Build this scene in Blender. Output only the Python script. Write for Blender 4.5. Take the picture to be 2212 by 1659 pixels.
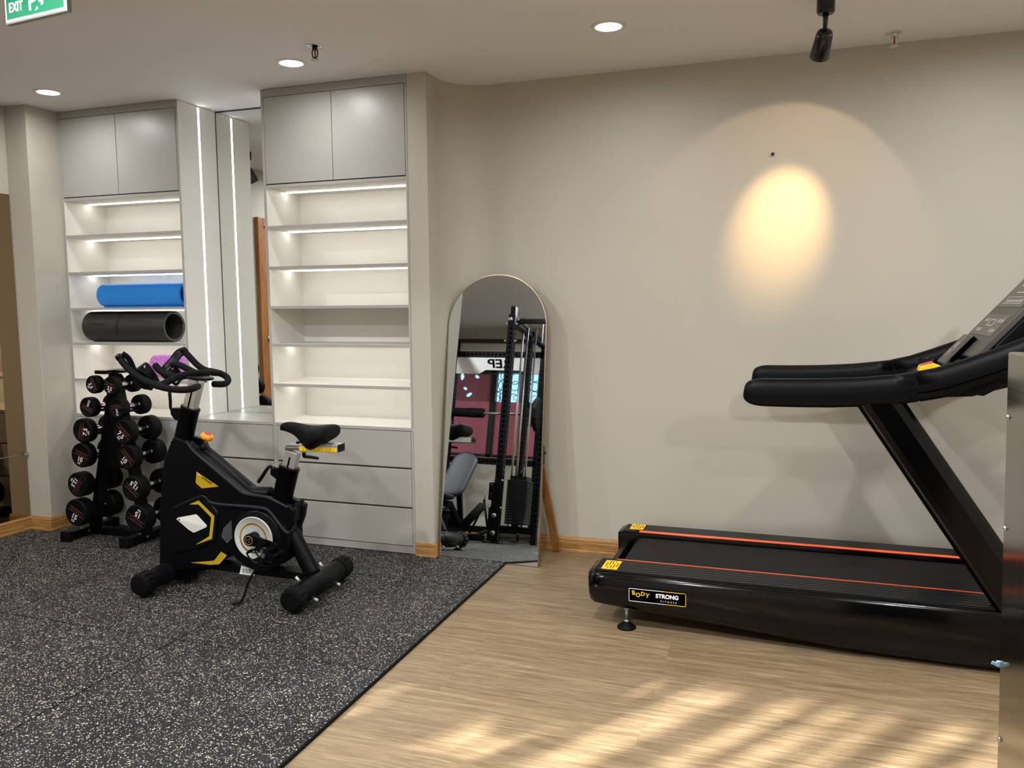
# A home gym corner: fitted shelving, exercise bike, dumbbell rack, leaning mirror, treadmill.
# World: metres, x runs along the long wall to the right, y into the picture, z up.
# The rubber flooring surface is z = 0, the camera stands at x = y = 0.
import bpy, bmesh, math, random
from mathutils import Matrix, Vector, Euler

random.seed(7)
for o in list(bpy.data.objects):
    bpy.data.objects.remove(o)
SC = bpy.context.scene
COL = SC.collection
PI = math.pi

# ------------------------------------------------------------------ camera
cam_data = bpy.data.cameras.new('camera')
cam_data.sensor_fit = 'HORIZONTAL'
cam_data.angle = 1.1217
cam_data.clip_start = 0.05
cam = bpy.data.objects.new('camera', cam_data)
COL.objects.link(cam)
_r = Vector((0.94604579, 0.32390837, -0.00898483))
_u = Vector((-0.02277326, 0.09412275, 0.9953001))
_f = Vector((-0.32323171, 0.94139486, -0.09642088))
cam.matrix_world = Matrix(((_r.x, _u.x, -_f.x, 0), (_r.y, _u.y, -_f.y, 0), (_r.z, _u.z, -_f.z, 1.42), (0, 0, 0, 1)))
SC.camera = cam

# ------------------------------------------------------------------ colour management
SC.view_settings.view_transform = 'Standard'
SC.view_settings.look = 'None'
SC.view_settings.gamma = 1.0
SC.view_settings.use_curve_mapping = False
SC.view_settings.exposure = 0.10
SC.cycles.use_denoising = True
SC.cycles.max_bounces = 9
SC.cycles.diffuse_bounces = 5
SC.cycles.glossy_bounces = 5
SC.cycles.sample_clamp_indirect = 4.0
SC.cycles.blur_glossy = 0.6
SC.cycles.caustics_refractive = False

# ------------------------------------------------------------------ sky, sun and room lamps
W = bpy.data.worlds.new('sky')
SC.world = W
W.use_nodes = True
nt = W.node_tree
bg = nt.nodes['Background']
bg.inputs[0].default_value = (0.42, 0.80, 1.0, 1)
bg.inputs[1].default_value = 1.5

CEIL = 2.674          # ceiling height
YC = 4.132            # front of the fitted shelving
YW = 4.500            # long wall
YB = -1.10            # window wall behind the camera
XL = -4.66            # left wall
XR = 2.70             # right wall

SUN_AZ = Vector((0.57, 0.82, 0)).normalized()
SUN_EL = math.radians(22.5)
sd = Vector((SUN_AZ.x * math.cos(SUN_EL), SUN_AZ.y * math.cos(SUN_EL), -math.sin(SUN_EL)))
sl = bpy.data.lights.new('sun', 'SUN')
sl.energy = 30.0
sl.angle = math.radians(0.9)
sl.color = (1.0, 0.975, 0.94)
so = bpy.data.objects.new('sun', sl)
COL.objects.link(so)
so.location = (-5, -6, 4)
so.rotation_euler = sd.to_track_quat('-Z', 'Y').to_euler()
LAMP_W = 4.5         # power of one recessed ceiling lamp
STRIP_E = 16.0         # strength of the shelf strips
DOWNLIGHTS = [(-4.114, 3.741), (-2.476, 3.748), (-0.818, 3.775), (0.85, 3.76),
              (-4.1, 1.75), (-2.45, 1.75), (-0.8, 1.75), (0.85, 1.75), (1.9, 2.8),
              (-2.45, 0.1), (-0.8, 0.1), (0.85, 0.1)]

# ------------------------------------------------------------------ helpers
def tag(o, label=None, cat=None, group=None, kind=None):
    if label: o['label'] = label
    if cat: o['category'] = cat
    if group: o['group'] = group
    if kind: o['kind'] = kind
    return o

def empty(name, loc=(0, 0, 0), rz=0.0, parent=None, **k):
    o = bpy.data.objects.new(name, None)
    o.empty_display_size = 0.05
    COL.objects.link(o)
    o.location = loc
    o.rotation_euler = (0, 0, rz)
    if parent: o.parent = parent
    return tag(o, **k)

def frame_of(o):
    m = Matrix.LocRotScale(o.location, o.rotation_euler, o.scale)
    return frame_of(o.parent) @ m if o.parent else m

class MB:
    """collects shapes into one mesh"""
    def __init__(self):
        self.v = []; self.f = []; self.sm = []
    def add(self, vs, fs, smooth=False):
        b = len(self.v)
        self.v += [Vector(p) for p in vs]
        self.f += [tuple(b + i for i in q) for q in fs]
        self.sm += [smooth] * len(fs)
        return self
    def box(self, a, b):
        x0, y0, z0 = [min(p, q) for p, q in zip(a, b)]
        x1, y1, z1 = [max(p, q) for p, q in zip(a, b)]
        return self.add([(x0, y0, z0), (x1, y0, z0), (x1, y1, z0), (x0, y1, z0), (x0, y0, z1), (x1, y0, z1), (x1, y1, z1), (x0, y1, z1)],
                        [(0, 3, 2, 1), (4, 5, 6, 7), (0, 1, 5, 4), (1, 2, 6, 5), (2, 3, 7, 6), (3, 0, 4, 7)])
    def obox(self, c, sx, sy, sz, rot):
        """box of size sx,sy,sz at c turned by euler rot"""
        M = Euler(rot).to_matrix()
        c = Vector(c)
        vs = [c + M @ Vector((i * sx / 2, j * sy / 2, k * sz / 2)) for k in (-1, 1) for i, j in ((-1, -1), (1, -1), (1, 1), (-1, 1))]
        return self.add(vs, [(0, 3, 2, 1), (4, 5, 6, 7), (0, 1, 5, 4), (1, 2, 6, 5), (2, 3, 7, 6), (3, 0, 4, 7)])
    def bar(self, p, q, w, d, up=(0, 0, 1)):
        """rectangular bar from p to q, w across, d along up"""
        p = Vector(p); q = Vector(q); t = (q - p).normalized()
        s = t.cross(Vector(up))
        if s.length < 1e-4: s = t.cross(Vector((0, 1, 0)))
        s.normalize(); u = s.cross(t).normalized()
        vs = [c + s * (i * w / 2) + u * (j * d / 2) for c in (p, q) for i, j in ((-1, -1), (1, -1), (1, 1), (-1, 1))]
        return self.add(vs, [(0, 1, 2, 3), (7, 6, 5, 4), (0, 4, 5, 1), (1, 5, 6, 2), (2, 6, 7, 3), (3, 7, 4, 0)])
    def cyl(self, p, q, r, r2=None, n=32, cap=True):
        return self.tube([p, q], [r, r if r2 is None else r2], n, cap)
    def tube(self, pts, r, n=16, cap=True, flat=1.0, up=None, roundcap=False):
        """tube through pts; r a number or list; flat squeezes it along up"""
        pts = [Vector(p) for p in pts]
        rr = list(r) if isinstance(r, (list, tuple)) else [r] * len(pts)
        if roundcap:
            t0 = (pts[0] - pts[1]).normalized(); t1 = (pts[-1] - pts[-2]).normalized()
            a = [(0.35, 0.93), (0.7, 0.72), (0.93, 0.38)]
            pre = [pts[0] + t0 * rr[0] * s for s, c in reversed(a)]; prer = [rr[0] * c for s, c in reversed(a)]
            post = [pts[-1] + t1 * rr[-1] * s for s, c in a]; postr = [rr[-1] * c for s, c in a]
            pts = pre + pts + post; rr = prer + rr + postr
        m = len(pts); vs = []; prev = None
        for i, p in enumerate(pts):
            t = (pts[min(i + 1, m - 1)] - pts[max(i - 1, 0)]).normalized()
            if prev is None:
                ref = Vector(up) if up else (Vector((0, 0, 1)) if abs(t.z) < 0.9 else Vector((0, 1, 0)))
            else:
                ref = prev
            s = t.cross(ref)
            if s.length < 1e-5: s = t.orthogonal()
            s.normalize(); u = s.cross(t).normalized(); prev = u
            for k in range(n):
                a = 2 * PI * k / n
                vs.append(p + s * (rr[i] * math.cos(a)) + u * (rr[i] * flat * math.sin(a)))
        fs = [(i * n + k, i * n + (k + 1) % n, (i + 1) * n + (k + 1) % n, (i + 1) * n + k) for i in range(m - 1) for k in range(n)]
        self.add(vs, fs, True)
        if cap:
            b = len(self.v) - len(vs)
            self.f.append(tuple(b + k for k in reversed(range(n)))); self.sm.append(False)
            self.f.append(tuple(b + (m - 1) * n + k for k in range(n))); self.sm.append(False)
        return self
    def lathe(self, prof, c=(0, 0, 0), axis=(0, 0, 1), n=48, smooth=True, cap=True):
        """prof = [(radius, along)]; turned about axis through c"""
        ax = Vector(axis).normalized(); s = ax.orthogonal().normalized(); u = ax.cross(s)
        c = Vector(c); m = len(prof); vs = []
        for r, h in prof:
            for k in range(n):
                a = 2 * PI * k / n
                vs.append(c + ax * h + s * (r * math.cos(a)) + u * (r * math.sin(a)))
        fs = [(i * n + k, i * n + (k + 1) % n, (i + 1) * n + (k + 1) % n, (i + 1) * n + k) for i in range(m - 1) for k in range(n)]
        self.add(vs, fs, smooth)
        b = len(self.v) - len(vs)
        if cap and prof[0][0] > 1e-6: self.f.append(tuple(b + k for k in reversed(range(n)))); self.sm.append(False)
        if cap and prof[-1][0] > 1e-6: self.f.append(tuple(b + (m - 1) * n + k for k in range(n))); self.sm.append(False)
        return self
    def prism(self, pts, d):
        """polygon pts (3-D, planar) pushed along vector d"""
        pts = [Vector(p) for p in pts]; d = Vector(d); n = len(pts)
        return self.add(pts + [p + d for p in pts], [tuple(reversed(range(n))), tuple(range(n, 2 * n))] + [(k, (k + 1) % n, n + (k + 1) % n, n + k) for k in range(n)])
    def loft(self, rings, smooth=True, cap=True):
        n = len(rings[0]); m = len(rings)
        vs = [p for r in rings for p in r]
        fs = [(i * n + k, i * n + (k + 1) % n, (i + 1) * n + (k + 1) % n, (i + 1) * n + k) for i in range(m - 1) for k in range(n)]
        self.add(vs, fs, smooth)
        b = len(self.v) - len(vs)
        if cap:
            self.f.append(tuple(b + k for k in reversed(range(n)))); self.sm.append(False)
            self.f.append(tuple(b + (m - 1) * n + k for k in range(n))); self.sm.append(False)
        return self
    def build(self, name, mat, parent=None, local=False, bevel=0.0, seg=2, subsurf=0, kind=None, label=None, weld=False, solid=0.0):
        me = bpy.data.meshes.new(name)
        vs = self.v
        if parent is not None and not local:
            M = frame_of(parent).inverted(); vs = [M @ v for v in vs]
        me.from_pydata([tuple(v) for v in vs], [], self.f)
        me.polygons.foreach_set('use_smooth', [bool(s) for s in self.sm])
        bm = bmesh.new(); bm.from_mesh(me)
        if weld: bmesh.ops.remove_doubles(bm, verts=bm.verts, dist=1e-5)
        bmesh.ops.recalc_face_normals(bm, faces=bm.faces)
        bm.to_mesh(me); bm.free()
        me.materials.append(MAT[mat] if isinstance(mat, str) else mat)
        o = bpy.data.objects.new(name, me); COL.objects.link(o)
        if parent is not None: o.parent = parent
        if solid:
            md = o.modifiers.new('solidify', 'SOLIDIFY'); md.thickness = solid; md.offset = 0
        if bevel:
            md = o.modifiers.new('bevel', 'BEVEL'); md.width = bevel; md.segments = seg; md.limit_method = 'ANGLE'; md.angle_limit = math.radians(35)
            md.harden_normals = False
        if subsurf:
            md = o.modifiers.new('subsurf', 'SUBSURF'); md.levels = subsurf; md.render_levels = subsurf
        if kind: o['kind'] = kind
        if label: o['label'] = label
        return o

def smooth_path(pts, k=5):
    """Catmull-Rom through pts"""
    P = [Vector(p) for p in pts]; out = []
    for i in range(len(P) - 1):
        p0 = P[max(i - 1, 0)]; p1 = P[i]; p2 = P[i + 1]; p3 = P[min(i + 2, len(P) - 1)]
        for j in range(k):
            t = j / k
            out.append(0.5 * ((2 * p1) + (p2 - p0) * t + (2 * p0 - 5 * p1 + 4 * p2 - p3) * t * t + (3 * p1 - p0 - 3 * p2 + p3) * t ** 3))
    out.append(P[-1]); return out

def text(name, s, size, mat, parent, loc, xdir, updir, ext=0.0006, align='CENTER', bold=0.0, shear=0.0, space=1.0, sx=1.0, local=False):
    """lettering lying on a surface: xdir is the reading direction, updir up the letters"""
    cu = bpy.data.curves.new(name, 'FONT')
    cu.body = s; cu.size = size; cu.extrude = ext; cu.align_x = align; cu.align_y = 'CENTER'
    cu.offset = bold; cu.shear = shear; cu.space_character = space
    cu.materials.append(MAT[mat])
    tmp = bpy.data.objects.new(name + '_outline', cu); COL.objects.link(tmp)
    me = bpy.data.meshes.new_from_object(tmp); me.name = name
    bpy.data.objects.remove(tmp)
    if not me.materials: me.materials.append(MAT[mat])
    o = bpy.data.objects.new(name, me); COL.objects.link(o)
    x = Vector(xdir).normalized(); z = x.cross(Vector(updir)).normalized(); y = z.cross(x)
    M = Matrix(((x.x * sx, y.x, z.x, loc[0]), (x.y * sx, y.y, z.y, loc[1]), (x.z * sx, y.z, z.z, loc[2]), (0, 0, 0, 1)))
    if parent is not None:
        if not local: M = frame_of(parent).inverted() @ M
        o.parent = parent
    o.matrix_local = M
    return o

# ------------------------------------------------------------------ materials
MAT = {}
def rgb(h):
    h = h.lstrip('#'); c = [int(h[i:i + 2], 16) / 255 for i in (0, 2, 4)]
    return tuple((x / 12.92 if x <= 0.04045 else ((x + 0.055) / 1.055) ** 2.4) for x in c) + (1,)
def mat(name, col, rough=0.5, metal=0.0, spec=0.5, noise=0.0, nscale=30.0, bump=0.0, bscale=200.0, coat=0.0, emit=None, estr=0.0, aniso=0.0):
    m = bpy.data.materials.new(name); m.use_nodes = True; MAT[name] = m
    n = m.node_tree.nodes; l = m.node_tree.links; p = n['Principled BSDF']
    c = rgb(col) if isinstance(col, str) else tuple(col) + (1,)
    p.inputs['Base Color'].default_value = c
    p.inputs['Roughness'].default_value = rough; p.inputs['Metallic'].default_value = metal
    p.inputs['Specular IOR Level'].default_value = spec; p.inputs['Coat Weight'].default_value = coat
    p.inputs['Coat Roughness'].default_value = 0.08; p.inputs['Anisotropic'].default_value = aniso
    if emit:
        p.inputs['Emission Color'].default_value = rgb(emit) if isinstance(emit, str) else tuple(emit) + (1,)
        p.inputs['Emission Strength'].default_value = estr
    tc = n.new('ShaderNodeTexCoord')
    if noise:
        t = n.new('ShaderNodeTexNoise'); t.inputs['Scale'].default_value = nscale; t.inputs['Detail'].default_value = 5
        l.new(tc.outputs['Object'], t.inputs['Vector'])
        r = n.new('ShaderNodeMapRange'); r.inputs[1].default_value = 0.3; r.inputs[2].default_value = 0.7
        r.inputs[3].default_value = 1 - noise; r.inputs[4].default_value = 1 + noise
        l.new(t.outputs['Fac'], r.inputs[0])
        h = n.new('ShaderNodeHueSaturation'); h.inputs['Color'].default_value = c
        l.new(r.outputs[0], h.inputs['Value']); l.new(h.outputs[0], p.inputs['Base Color'])
        r2 = n.new('ShaderNodeMapRange'); r2.inputs[3].default_value = max(0, rough - noise * 0.5); r2.inputs[4].default_value = min(1, rough + noise * 0.5)
        l.new(t.outputs['Fac'], r2.inputs[0]); l.new(r2.outputs[0], p.inputs['Roughness'])
    if bump:
        t = n.new('ShaderNodeTexNoise'); t.inputs['Scale'].default_value = bscale; t.inputs['Detail'].default_value = 3
        l.new(tc.outputs['Object'], t.inputs['Vector'])
        b = n.new('ShaderNodeBump'); b.inputs['Strength'].default_value = bump; b.inputs['Distance'].default_value = 0.002
        l.new(t.outputs['Fac'], b.inputs['Height']); l.new(b.outputs[0], p.inputs['Normal'])
    return m

mat('paint_wall', '#b4afa2', 0.6, noise=0.03, nscale=1.3, bump=0.12, bscale=60)
mat('paint_ceiling', '#eceae9', 0.75, noise=0.02, nscale=1.0, bump=0.05, bscale=40)
mat('laminate', '#a6a59f', 0.36, noise=0.02, nscale=4)
mat('laminate_lit', '#dddad2', 0.45, noise=0.02, nscale=4)  # same laminate made paler, the strip light put into its colour
mat('gap_dark', '#35332e', 0.8)
mat('strip_white', '#ffffff', 0.4, emit=(1.0, 0.98, 0.95), estr=STRIP_E)
mat('strip_tall', '#ffffff', 0.4, emit=(0.93, 0.96, 1.0), estr=STRIP_E * 0.8)
mat('lamp_glow', '#ffffff', 0.4, emit=(1.0, 0.97, 0.95), estr=14.0)
mat('mirror', (0.86, 0.9, 0.87), 0.0, 1.0)
mat('mirror_arched', (0.74, 0.78, 0.78), 0.012, 1.0)
mat('mirror_bronze', (0.36, 0.27, 0.17), 0.02, 1.0)
mat('mirror_edge', '#2a2c33', 0.4)
mat('gold_trim', '#8f7f66', 0.3, 0.8)
mat('black_plastic', '#050507', 0.42, spec=0.2, noise=0.05, nscale=40)
mat('black_cover', '#050609', 0.40, spec=0.14, noise=0.05, nscale=25, bump=0.05, bscale=600)
mat('black_satin', '#07080b', 0.33, spec=0.14, noise=0.04, nscale=30)
mat('black_steel', '#050609', 0.38, 0.0, 0.16, noise=0.06, nscale=20)
mat('black_rubber', '#060607', 0.6, spec=0.14, noise=0.08, nscale=60, bump=0.1, bscale=300)
mat('black_foam', '#07080a', 0.72, spec=0.15, bump=0.2, bscale=500)
mat('black_gloss', '#020203', 0.15, spec=0.25, coat=0.1, noise=0.02, nscale=12)
mat('grey_ridge', '#14171e', 0.42, spec=0.25)
mat('rail_grey', '#101113', 0.3, spec=0.25)
mat('slot_black', '#010102', 0.8, spec=0.0)
mat('yellow_decal', '#b39412', 0.5, noise=0.05, nscale=60)
mat('yellow_bright', '#f2c315', 0.45, noise=0.03, nscale=40)
mat('orange', '#f05a22', 0.4)
mat('orange_knob', '#f2962a', 0.4, noise=0.04, nscale=60)
mat('red', '#c9282c', 0.4)
mat('red_print', '#560d18', 0.5, spec=0.2)
mat('white_print', '#e8e8e8', 0.5)
mat('grey_print', '#7c7e80', 0.5)
mat('gold_print', '#b8912f', 0.45)
mat('white_plastic', '#d9d8d0', 0.35, noise=0.02, nscale=30)
mat('silver_paint', '#c9ccc8', 0.35, 0.2)
mat('chrome', '#d8d8d8', 0.16, 1.0)
mat('bright_steel', '#c0c0c0', 0.3, 1.0)
mat('alu', '#c2c2be', 0.34, 0.7, noise=0.04, nscale=80)
mat('mat_blue', '#1f86dc', 0.7, bump=0.1, bscale=400)
mat('mat_blue_pale', '#5f7f98', 0.7)
mat('console_face', '#46413d', 0.4, noise=0.03, nscale=20)
mat('console_panel', '#57524c', 0.35)
mat('green_light', '#1fc06a', 0.4, emit='#1fd070', estr=1.2)
mat('steel_dark', '#26282a', 0.4, 0.6)
mat('sign_green', '#0a5b3d', 0.4, emit='#0c7a4e', estr=0.12)
mat('sign_white', '#f2f6f2', 0.4, emit='#f2fff6', estr=0.5)
mat('sign_case', '#8a8a84', 0.35, 0.6)
mat('clip_blue', '#8fb4cc', 0.4)
mat('lead_bulb', '#b02030', 0.2)
mat('maroon', '#86525c', 0.35, noise=0.08, nscale=3)
mat('window_black', '#0c0d10', 0.4)
mat('lattice', '#5d5f8a', 0.5)
mat('bench_pad', '#10161e', 0.5, bump=0.1, bscale=400)
mat('weight_black', '#07090a', 0.45, spec=0.2)
mat('spec_black', '#15161a', 0.25, noise=0.04, nscale=30)
mat('box_card', '#c8c8c4', 0.7)

def tree_of(name):
    m = MAT[name]; return m.node_tree.nodes, m.node_tree.links, m.node_tree.nodes['Principled BSDF']

# speckled black rubber
mat('rubber_floor', '#232326', 0.66, spec=0.25)
n, l, p = tree_of('rubber_floor')
tc = n.new('ShaderNodeTexCoord')
def flecks(scale, thr, dens):
    wob = n.new('ShaderNodeTexNoise'); wob.inputs['Scale'].default_value = scale * 1.7
    l.new(tc.outputs['Object'], wob.inputs['Vector'])
    add = n.new('ShaderNodeVectorMath'); add.operation = 'MULTIPLY_ADD'
    add.inputs[1].default_value = (0.006, 0.006, 0.0)
    l.new(wob.outputs['Color'], add.inputs[0]); l.new(tc.outputs['Object'], add.inputs[2])
    v = n.new('ShaderNodeTexVoronoi'); v.inputs['Scale'].default_value = scale; v.voronoi_dimensions = '2D'
    l.new(add.outputs[0], v.inputs['Vector'])
    lt = n.new('ShaderNodeMath'); lt.operation = 'LESS_THAN'
    sep = n.new('ShaderNodeSeparateColor'); l.new(v.outputs['Color'], sep.inputs[0])
    sz = n.new('ShaderNodeMath'); sz.operation = 'MULTIPLY'; sz.inputs[1].default_value = thr
    l.new(sep.outputs[1], sz.inputs[0])
    l.new(v.outputs['Distance'], lt.inputs[0]); l.new(sz.outputs[0], lt.inputs[1])
    pick = n.new('ShaderNodeMath'); pick.operation = 'LESS_THAN'; pick.inputs[1].default_value = dens
    l.new(sep.outputs[0], pick.inputs[0])
    mul = n.new('ShaderNodeMath'); mul.operation = 'MULTIPLY'
    l.new(lt.outputs[0], mul.inputs[0]); l.new(pick.outputs[0], mul.inputs[1])
    return mul, sep
f1, s1 = flecks(142.0, 0.42, 0.26)
f2, s2 = flecks(230.0, 0.46, 0.20)
mx = n.new('ShaderNodeMath'); mx.operation = 'MAXIMUM'
l.new(f1.outputs[0], mx.inputs[0]); l.new(f2.outputs[0], mx.inputs[1])
cr = n.new('ShaderNodeValToRGB')
cr.color_ramp.elements[0].color = rgb('#6f7482'); cr.color_ramp.elements[0].position = 0.0
cr.color_ramp.elements[1].color = rgb('#d8cfae'); cr.color_ramp.elements[1].position = 1.0
e = cr.color_ramp.elements.new(0.35); e.color = rgb('#cfcabb')
l.new(s1.outputs[2], cr.inputs[0])
mixc = n.new('ShaderNodeMix'); mixc.data_type = 'RGBA'
cloud = n.new('ShaderNodeTexNoise'); cloud.inputs['Scale'].default_value = 2.5; l.new(tc.outputs['Object'], cloud.inputs['Vector'])
cb = n.new('ShaderNodeValToRGB')
cb.color_ramp.elements[0].color = rgb('#151518'); cb.color_ramp.elements[0].position = 0.3
cb.color_ramp.elements[1].color = rgb('#212124'); cb.color_ramp.elements[1].position = 0.7
l.new(cloud.outputs['Fac'], cb.inputs[0])
l.new(mx.outputs[0], mixc.inputs['Factor']); l.new(cb.outputs[0], mixc.inputs[6]); l.new(cr.outputs[0], mixc.inputs[7])
l.new(mixc.outputs[2], p.inputs['Base Color'])
bt = n.new('ShaderNodeTexNoise'); bt.inputs['Scale'].default_value = 260; l.new(tc.outputs['Object'], bt.inputs['Vector'])
bp = n.new('ShaderNodeBump'); bp.inputs['Strength'].default_value = 0.25; bp.inputs['Distance'].default_value = 0.002
l.new(bt.outputs['Fac'], bp.inputs['Height']); l.new(bp.outputs[0], p.inputs['Normal'])

def wood(name, c0, c1, c2, sc, rough, planks=False, ring=1.0):
    mat(name, c1, rough)
    n, l, p = tree_of(name)
    tc = n.new('ShaderNodeTexCoord')
    mp = n.new('ShaderNodeMapping'); mp.inputs['Scale'].default_value = sc
    l.new(tc.outputs['Object'], mp.inputs['Vector'])
    vec = mp.outputs[0]
    if planks:
        br = n.new('ShaderNodeTexBrick'); br.inputs['Scale'].default_value = 1.0
        br.inputs['Brick Width'].default_value = 1.22; br.inputs['Row Height'].default_value = 0.178
        br.inputs['Mortar Size'].default_value = 0.0012; br.inputs['Mortar Smooth'].default_value = 0.1
        br.inputs['Color1'].default_value = (0, 0, 0, 1); br.inputs['Color2'].default_value = (1, 1, 1, 1)
        br.inputs['Mortar'].default_value = (0.5, 0.5, 0.5, 1); br.offset = 0.37
        l.new(tc.outputs['Object'], br.inputs['Vector'])
        ad = n.new('ShaderNodeVectorMath'); ad.operation = 'MULTIPLY_ADD'; ad.inputs[1].default_value = (7.0, 5.0, 3.0)
        l.new(br.outputs['Color'], ad.inputs[0]); l.new(vec, ad.inputs[2]); vec = ad.outputs[0]
    a = n.new('ShaderNodeTexNoise'); a.inputs['Scale'].default_value = 3.0; a.inputs['Detail'].default_value = 7; a.inputs['Roughness'].default_value = 0.62; a.inputs['Distortion'].default_value = 0.9 * ring
    l.new(vec, a.inputs['Vector'])
    b = n.new('ShaderNodeTexNoise'); b.inputs['Scale'].default_value = 15.0; b.inputs['Detail'].default_value = 5
    l.new(vec, b.inputs['Vector'])
    m1 = n.new('ShaderNodeMix'); m1.data_type = 'FLOAT'; m1.inputs[0].default_value = 0.4
    l.new(a.outputs['Fac'], m1.inputs[2]); l.new(b.outputs['Fac'], m1.inputs[3])
    r = n.new('ShaderNodeValToRGB')
    r.color_ramp.elements[0].color = rgb(c0); r.color_ramp.elements[0].position = 0.34
    r.color_ramp.elements[1].color = rgb(c2); r.color_ramp.elements[1].position = 0.66
    e = r.color_ramp.elements.new(0.5); e.color = rgb(c1)
    l.new(m1.outputs[0], r.inputs[0])
    out = r.outputs[0]
    if planks:
        hs = n.new('ShaderNodeHueSaturation')
        mr = n.new('ShaderNodeMapRange'); mr.inputs[3].default_value = 0.93; mr.inputs[4].default_value = 1.06
        l.new(br.outputs['Color'], mr.inputs[0]); l.new(mr.outputs[0], hs.inputs['Value']); l.new(out, hs.inputs['Color'])
        mm = n.new('ShaderNodeMix'); mm.data_type = 'RGBA'; mm.inputs[7].default_value = rgb('#7a6247')
        ml = n.new('ShaderNodeMath'); ml.operation = 'MULTIPLY'; ml.inputs[1].default_value = 0.55
        l.new(br.outputs['Fac'], ml.inputs[0]); l.new(ml.outputs[0], mm.inputs['Factor'])
        l.new(hs.outputs[0], mm.inputs[6]); out = mm.outputs[2]
    l.new(out, p.inputs['Base Color'])
    rr = n.new('ShaderNodeMapRange'); rr.inputs[3].default_value = rough - 0.08; rr.inputs[4].default_value = rough + 0.1
    l.new(m1.outputs[0], rr.inputs[0]); l.new(rr.outputs[0], p.inputs['Roughness'])
    bb = n.new('ShaderNodeBump'); bb.inputs['Strength'].default_value = 0.12; bb.inputs['Distance'].default_value = 0.001
    l.new(b.outputs['Fac'], bb.inputs['Height']); l.new(bb.outputs[0], p.inputs['Normal'])
wood('wood_floor', '#69573f', '#837055', '#9e8a6c', (0.8, 13.0, 1.0), 0.38, planks=True)
wood('wood_trim', '#7f5829', '#a07540', '#bd9159', (1.2, 14.0, 14.0), 0.45)
wood('wood_trim_side', '#7f5829', '#a07540', '#bd9159', (14.0, 1.2, 14.0), 0.45)
wood('wood_leg', '#6b4320', '#85592c', '#9d703e', (14.0, 14.0, 1.2), 0.45)
wood('wood_door', '#7d4a22', '#96602f', '#ad7740', (9.0, 9.0, 0.7), 0.4)

# brushed stainless steel
mat('stainless', '#8d887f', 0.2, 1.0)
n, l, p = tree_of('stainless')
tc = n.new('ShaderNodeTexCoord'); mp = n.new('ShaderNodeMapping'); mp.inputs['Scale'].default_value = (3, 3, 380)
l.new(tc.outputs['Object'], mp.inputs['Vector'])
t = n.new('ShaderNodeTexNoise'); t.inputs['Scale'].default_value = 1.0; t.inputs['Detail'].default_value = 3; l.new(mp.outputs[0], t.inputs['Vector'])
r = n.new('ShaderNodeMapRange'); r.inputs[3].default_value = 0.08; r.inputs[4].default_value = 0.17
l.new(t.outputs['Fac'], r.inputs[0]); l.new(r.outputs[0], p.inputs['Roughness'])

# treadmill belt: fine lengthwise weave
mat('belt', '#0f1011', 0.6, spec=0.2)
n, l, p = tree_of('belt')
tc = n.new('ShaderNodeTexCoord')
v = n.new('ShaderNodeTexWave'); v.wave_type = 'BANDS'; v.bands_direction = 'DIAGONAL'; v.inputs['Scale'].default_value = 42; v.inputs['Distortion'].default_value = 0.6
l.new(tc.outputs['Object'], v.inputs['Vector'])
r = n.new('ShaderNodeValToRGB'); r.color_ramp.elements[0].color = rgb('#0a0b0c'); r.color_ramp.elements[1].color = rgb('#191b1d')
l.new(v.outputs['Fac'], r.inputs[0]); l.new(r.outputs[0], p.inputs['Base Color'])
b = n.new('ShaderNodeBump'); b.inputs['Strength'].default_value = 0.3; b.inputs['Distance'].default_value = 0.001
l.new(v.outputs['Fac'], b.inputs['Height']); l.new(b.outputs[0], p.inputs['Normal'])

# dark textured yoga mat
mat('mat_black', '#2a2b29', 0.62)
n, l, p = tree_of('mat_black')
tc = n.new('ShaderNodeTexCoord'); ck = n.new('ShaderNodeTexVoronoi'); ck.inputs['Scale'].default_value = 220
l.new(tc.outputs['Object'], ck.inputs['Vector'])
r = n.new('ShaderNodeValToRGB'); r.color_ramp.elements[0].color = rgb('#1c1d1b'); r.color_ramp.elements[1].color = rgb('#363733')
l.new(ck.outputs['Distance'], r.inputs[0]); l.new(r.outputs[0], p.inputs['Base Color'])
mat('mat_black_line', '#131412', 0.6)
mat('mat_grey_edge', '#5c5f60', 0.7)

# pink and violet knitted-look mat
mat('mat_pink', '#c66fc4', 0.7)
n, l, p = tree_of('mat_pink')
tc = n.new('ShaderNodeTexCoord'); mp = n.new('ShaderNodeMapping'); mp.inputs['Scale'].default_value = (60, 170, 170)
l.new(tc.outputs['Object'], mp.inputs['Vector'])
t = n.new('ShaderNodeTexNoise'); t.inputs['Scale'].default_value = 2.0; t.inputs['Detail'].default_value = 3; l.new(mp.outputs[0], t.inputs['Vector'])
r = n.new('ShaderNodeValToRGB'); r.color_ramp.elements[0].color = rgb('#7a2fae'); r.color_ramp.elements[0].position = 0.38
r.color_ramp.elements[1].color = rgb('#f4b4ea'); r.color_ramp.elements[1].position = 0.55
e = r.color_ramp.elements.new(0.48); e.color = rgb('#c65fd0')
l.new(t.outputs['Fac'], r.inputs[0]); l.new(r.outputs[0], p.inputs['Base Color'])

# window boards let some daylight through
n, l, p = tree_of('maroon')
tr = n.new('ShaderNodeBsdfTranslucent'); tr.inputs[0].default_value = rgb('#9a7078')
mxs = n.new('ShaderNodeMixShader'); mxs.inputs[0].default_value = 0.45
l.new(p.outputs[0], mxs.inputs[1]); l.new(tr.outputs[0], mxs.inputs[2]); l.new(mxs.outputs[0], n['Material Output'].inputs[0])

# ================================================================== the room
MB().box((XL - .1, YB - .1, -.11), (XR + .1, YW + .1, -.012)).build('floor', 'wood_floor', kind='structure')

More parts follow.
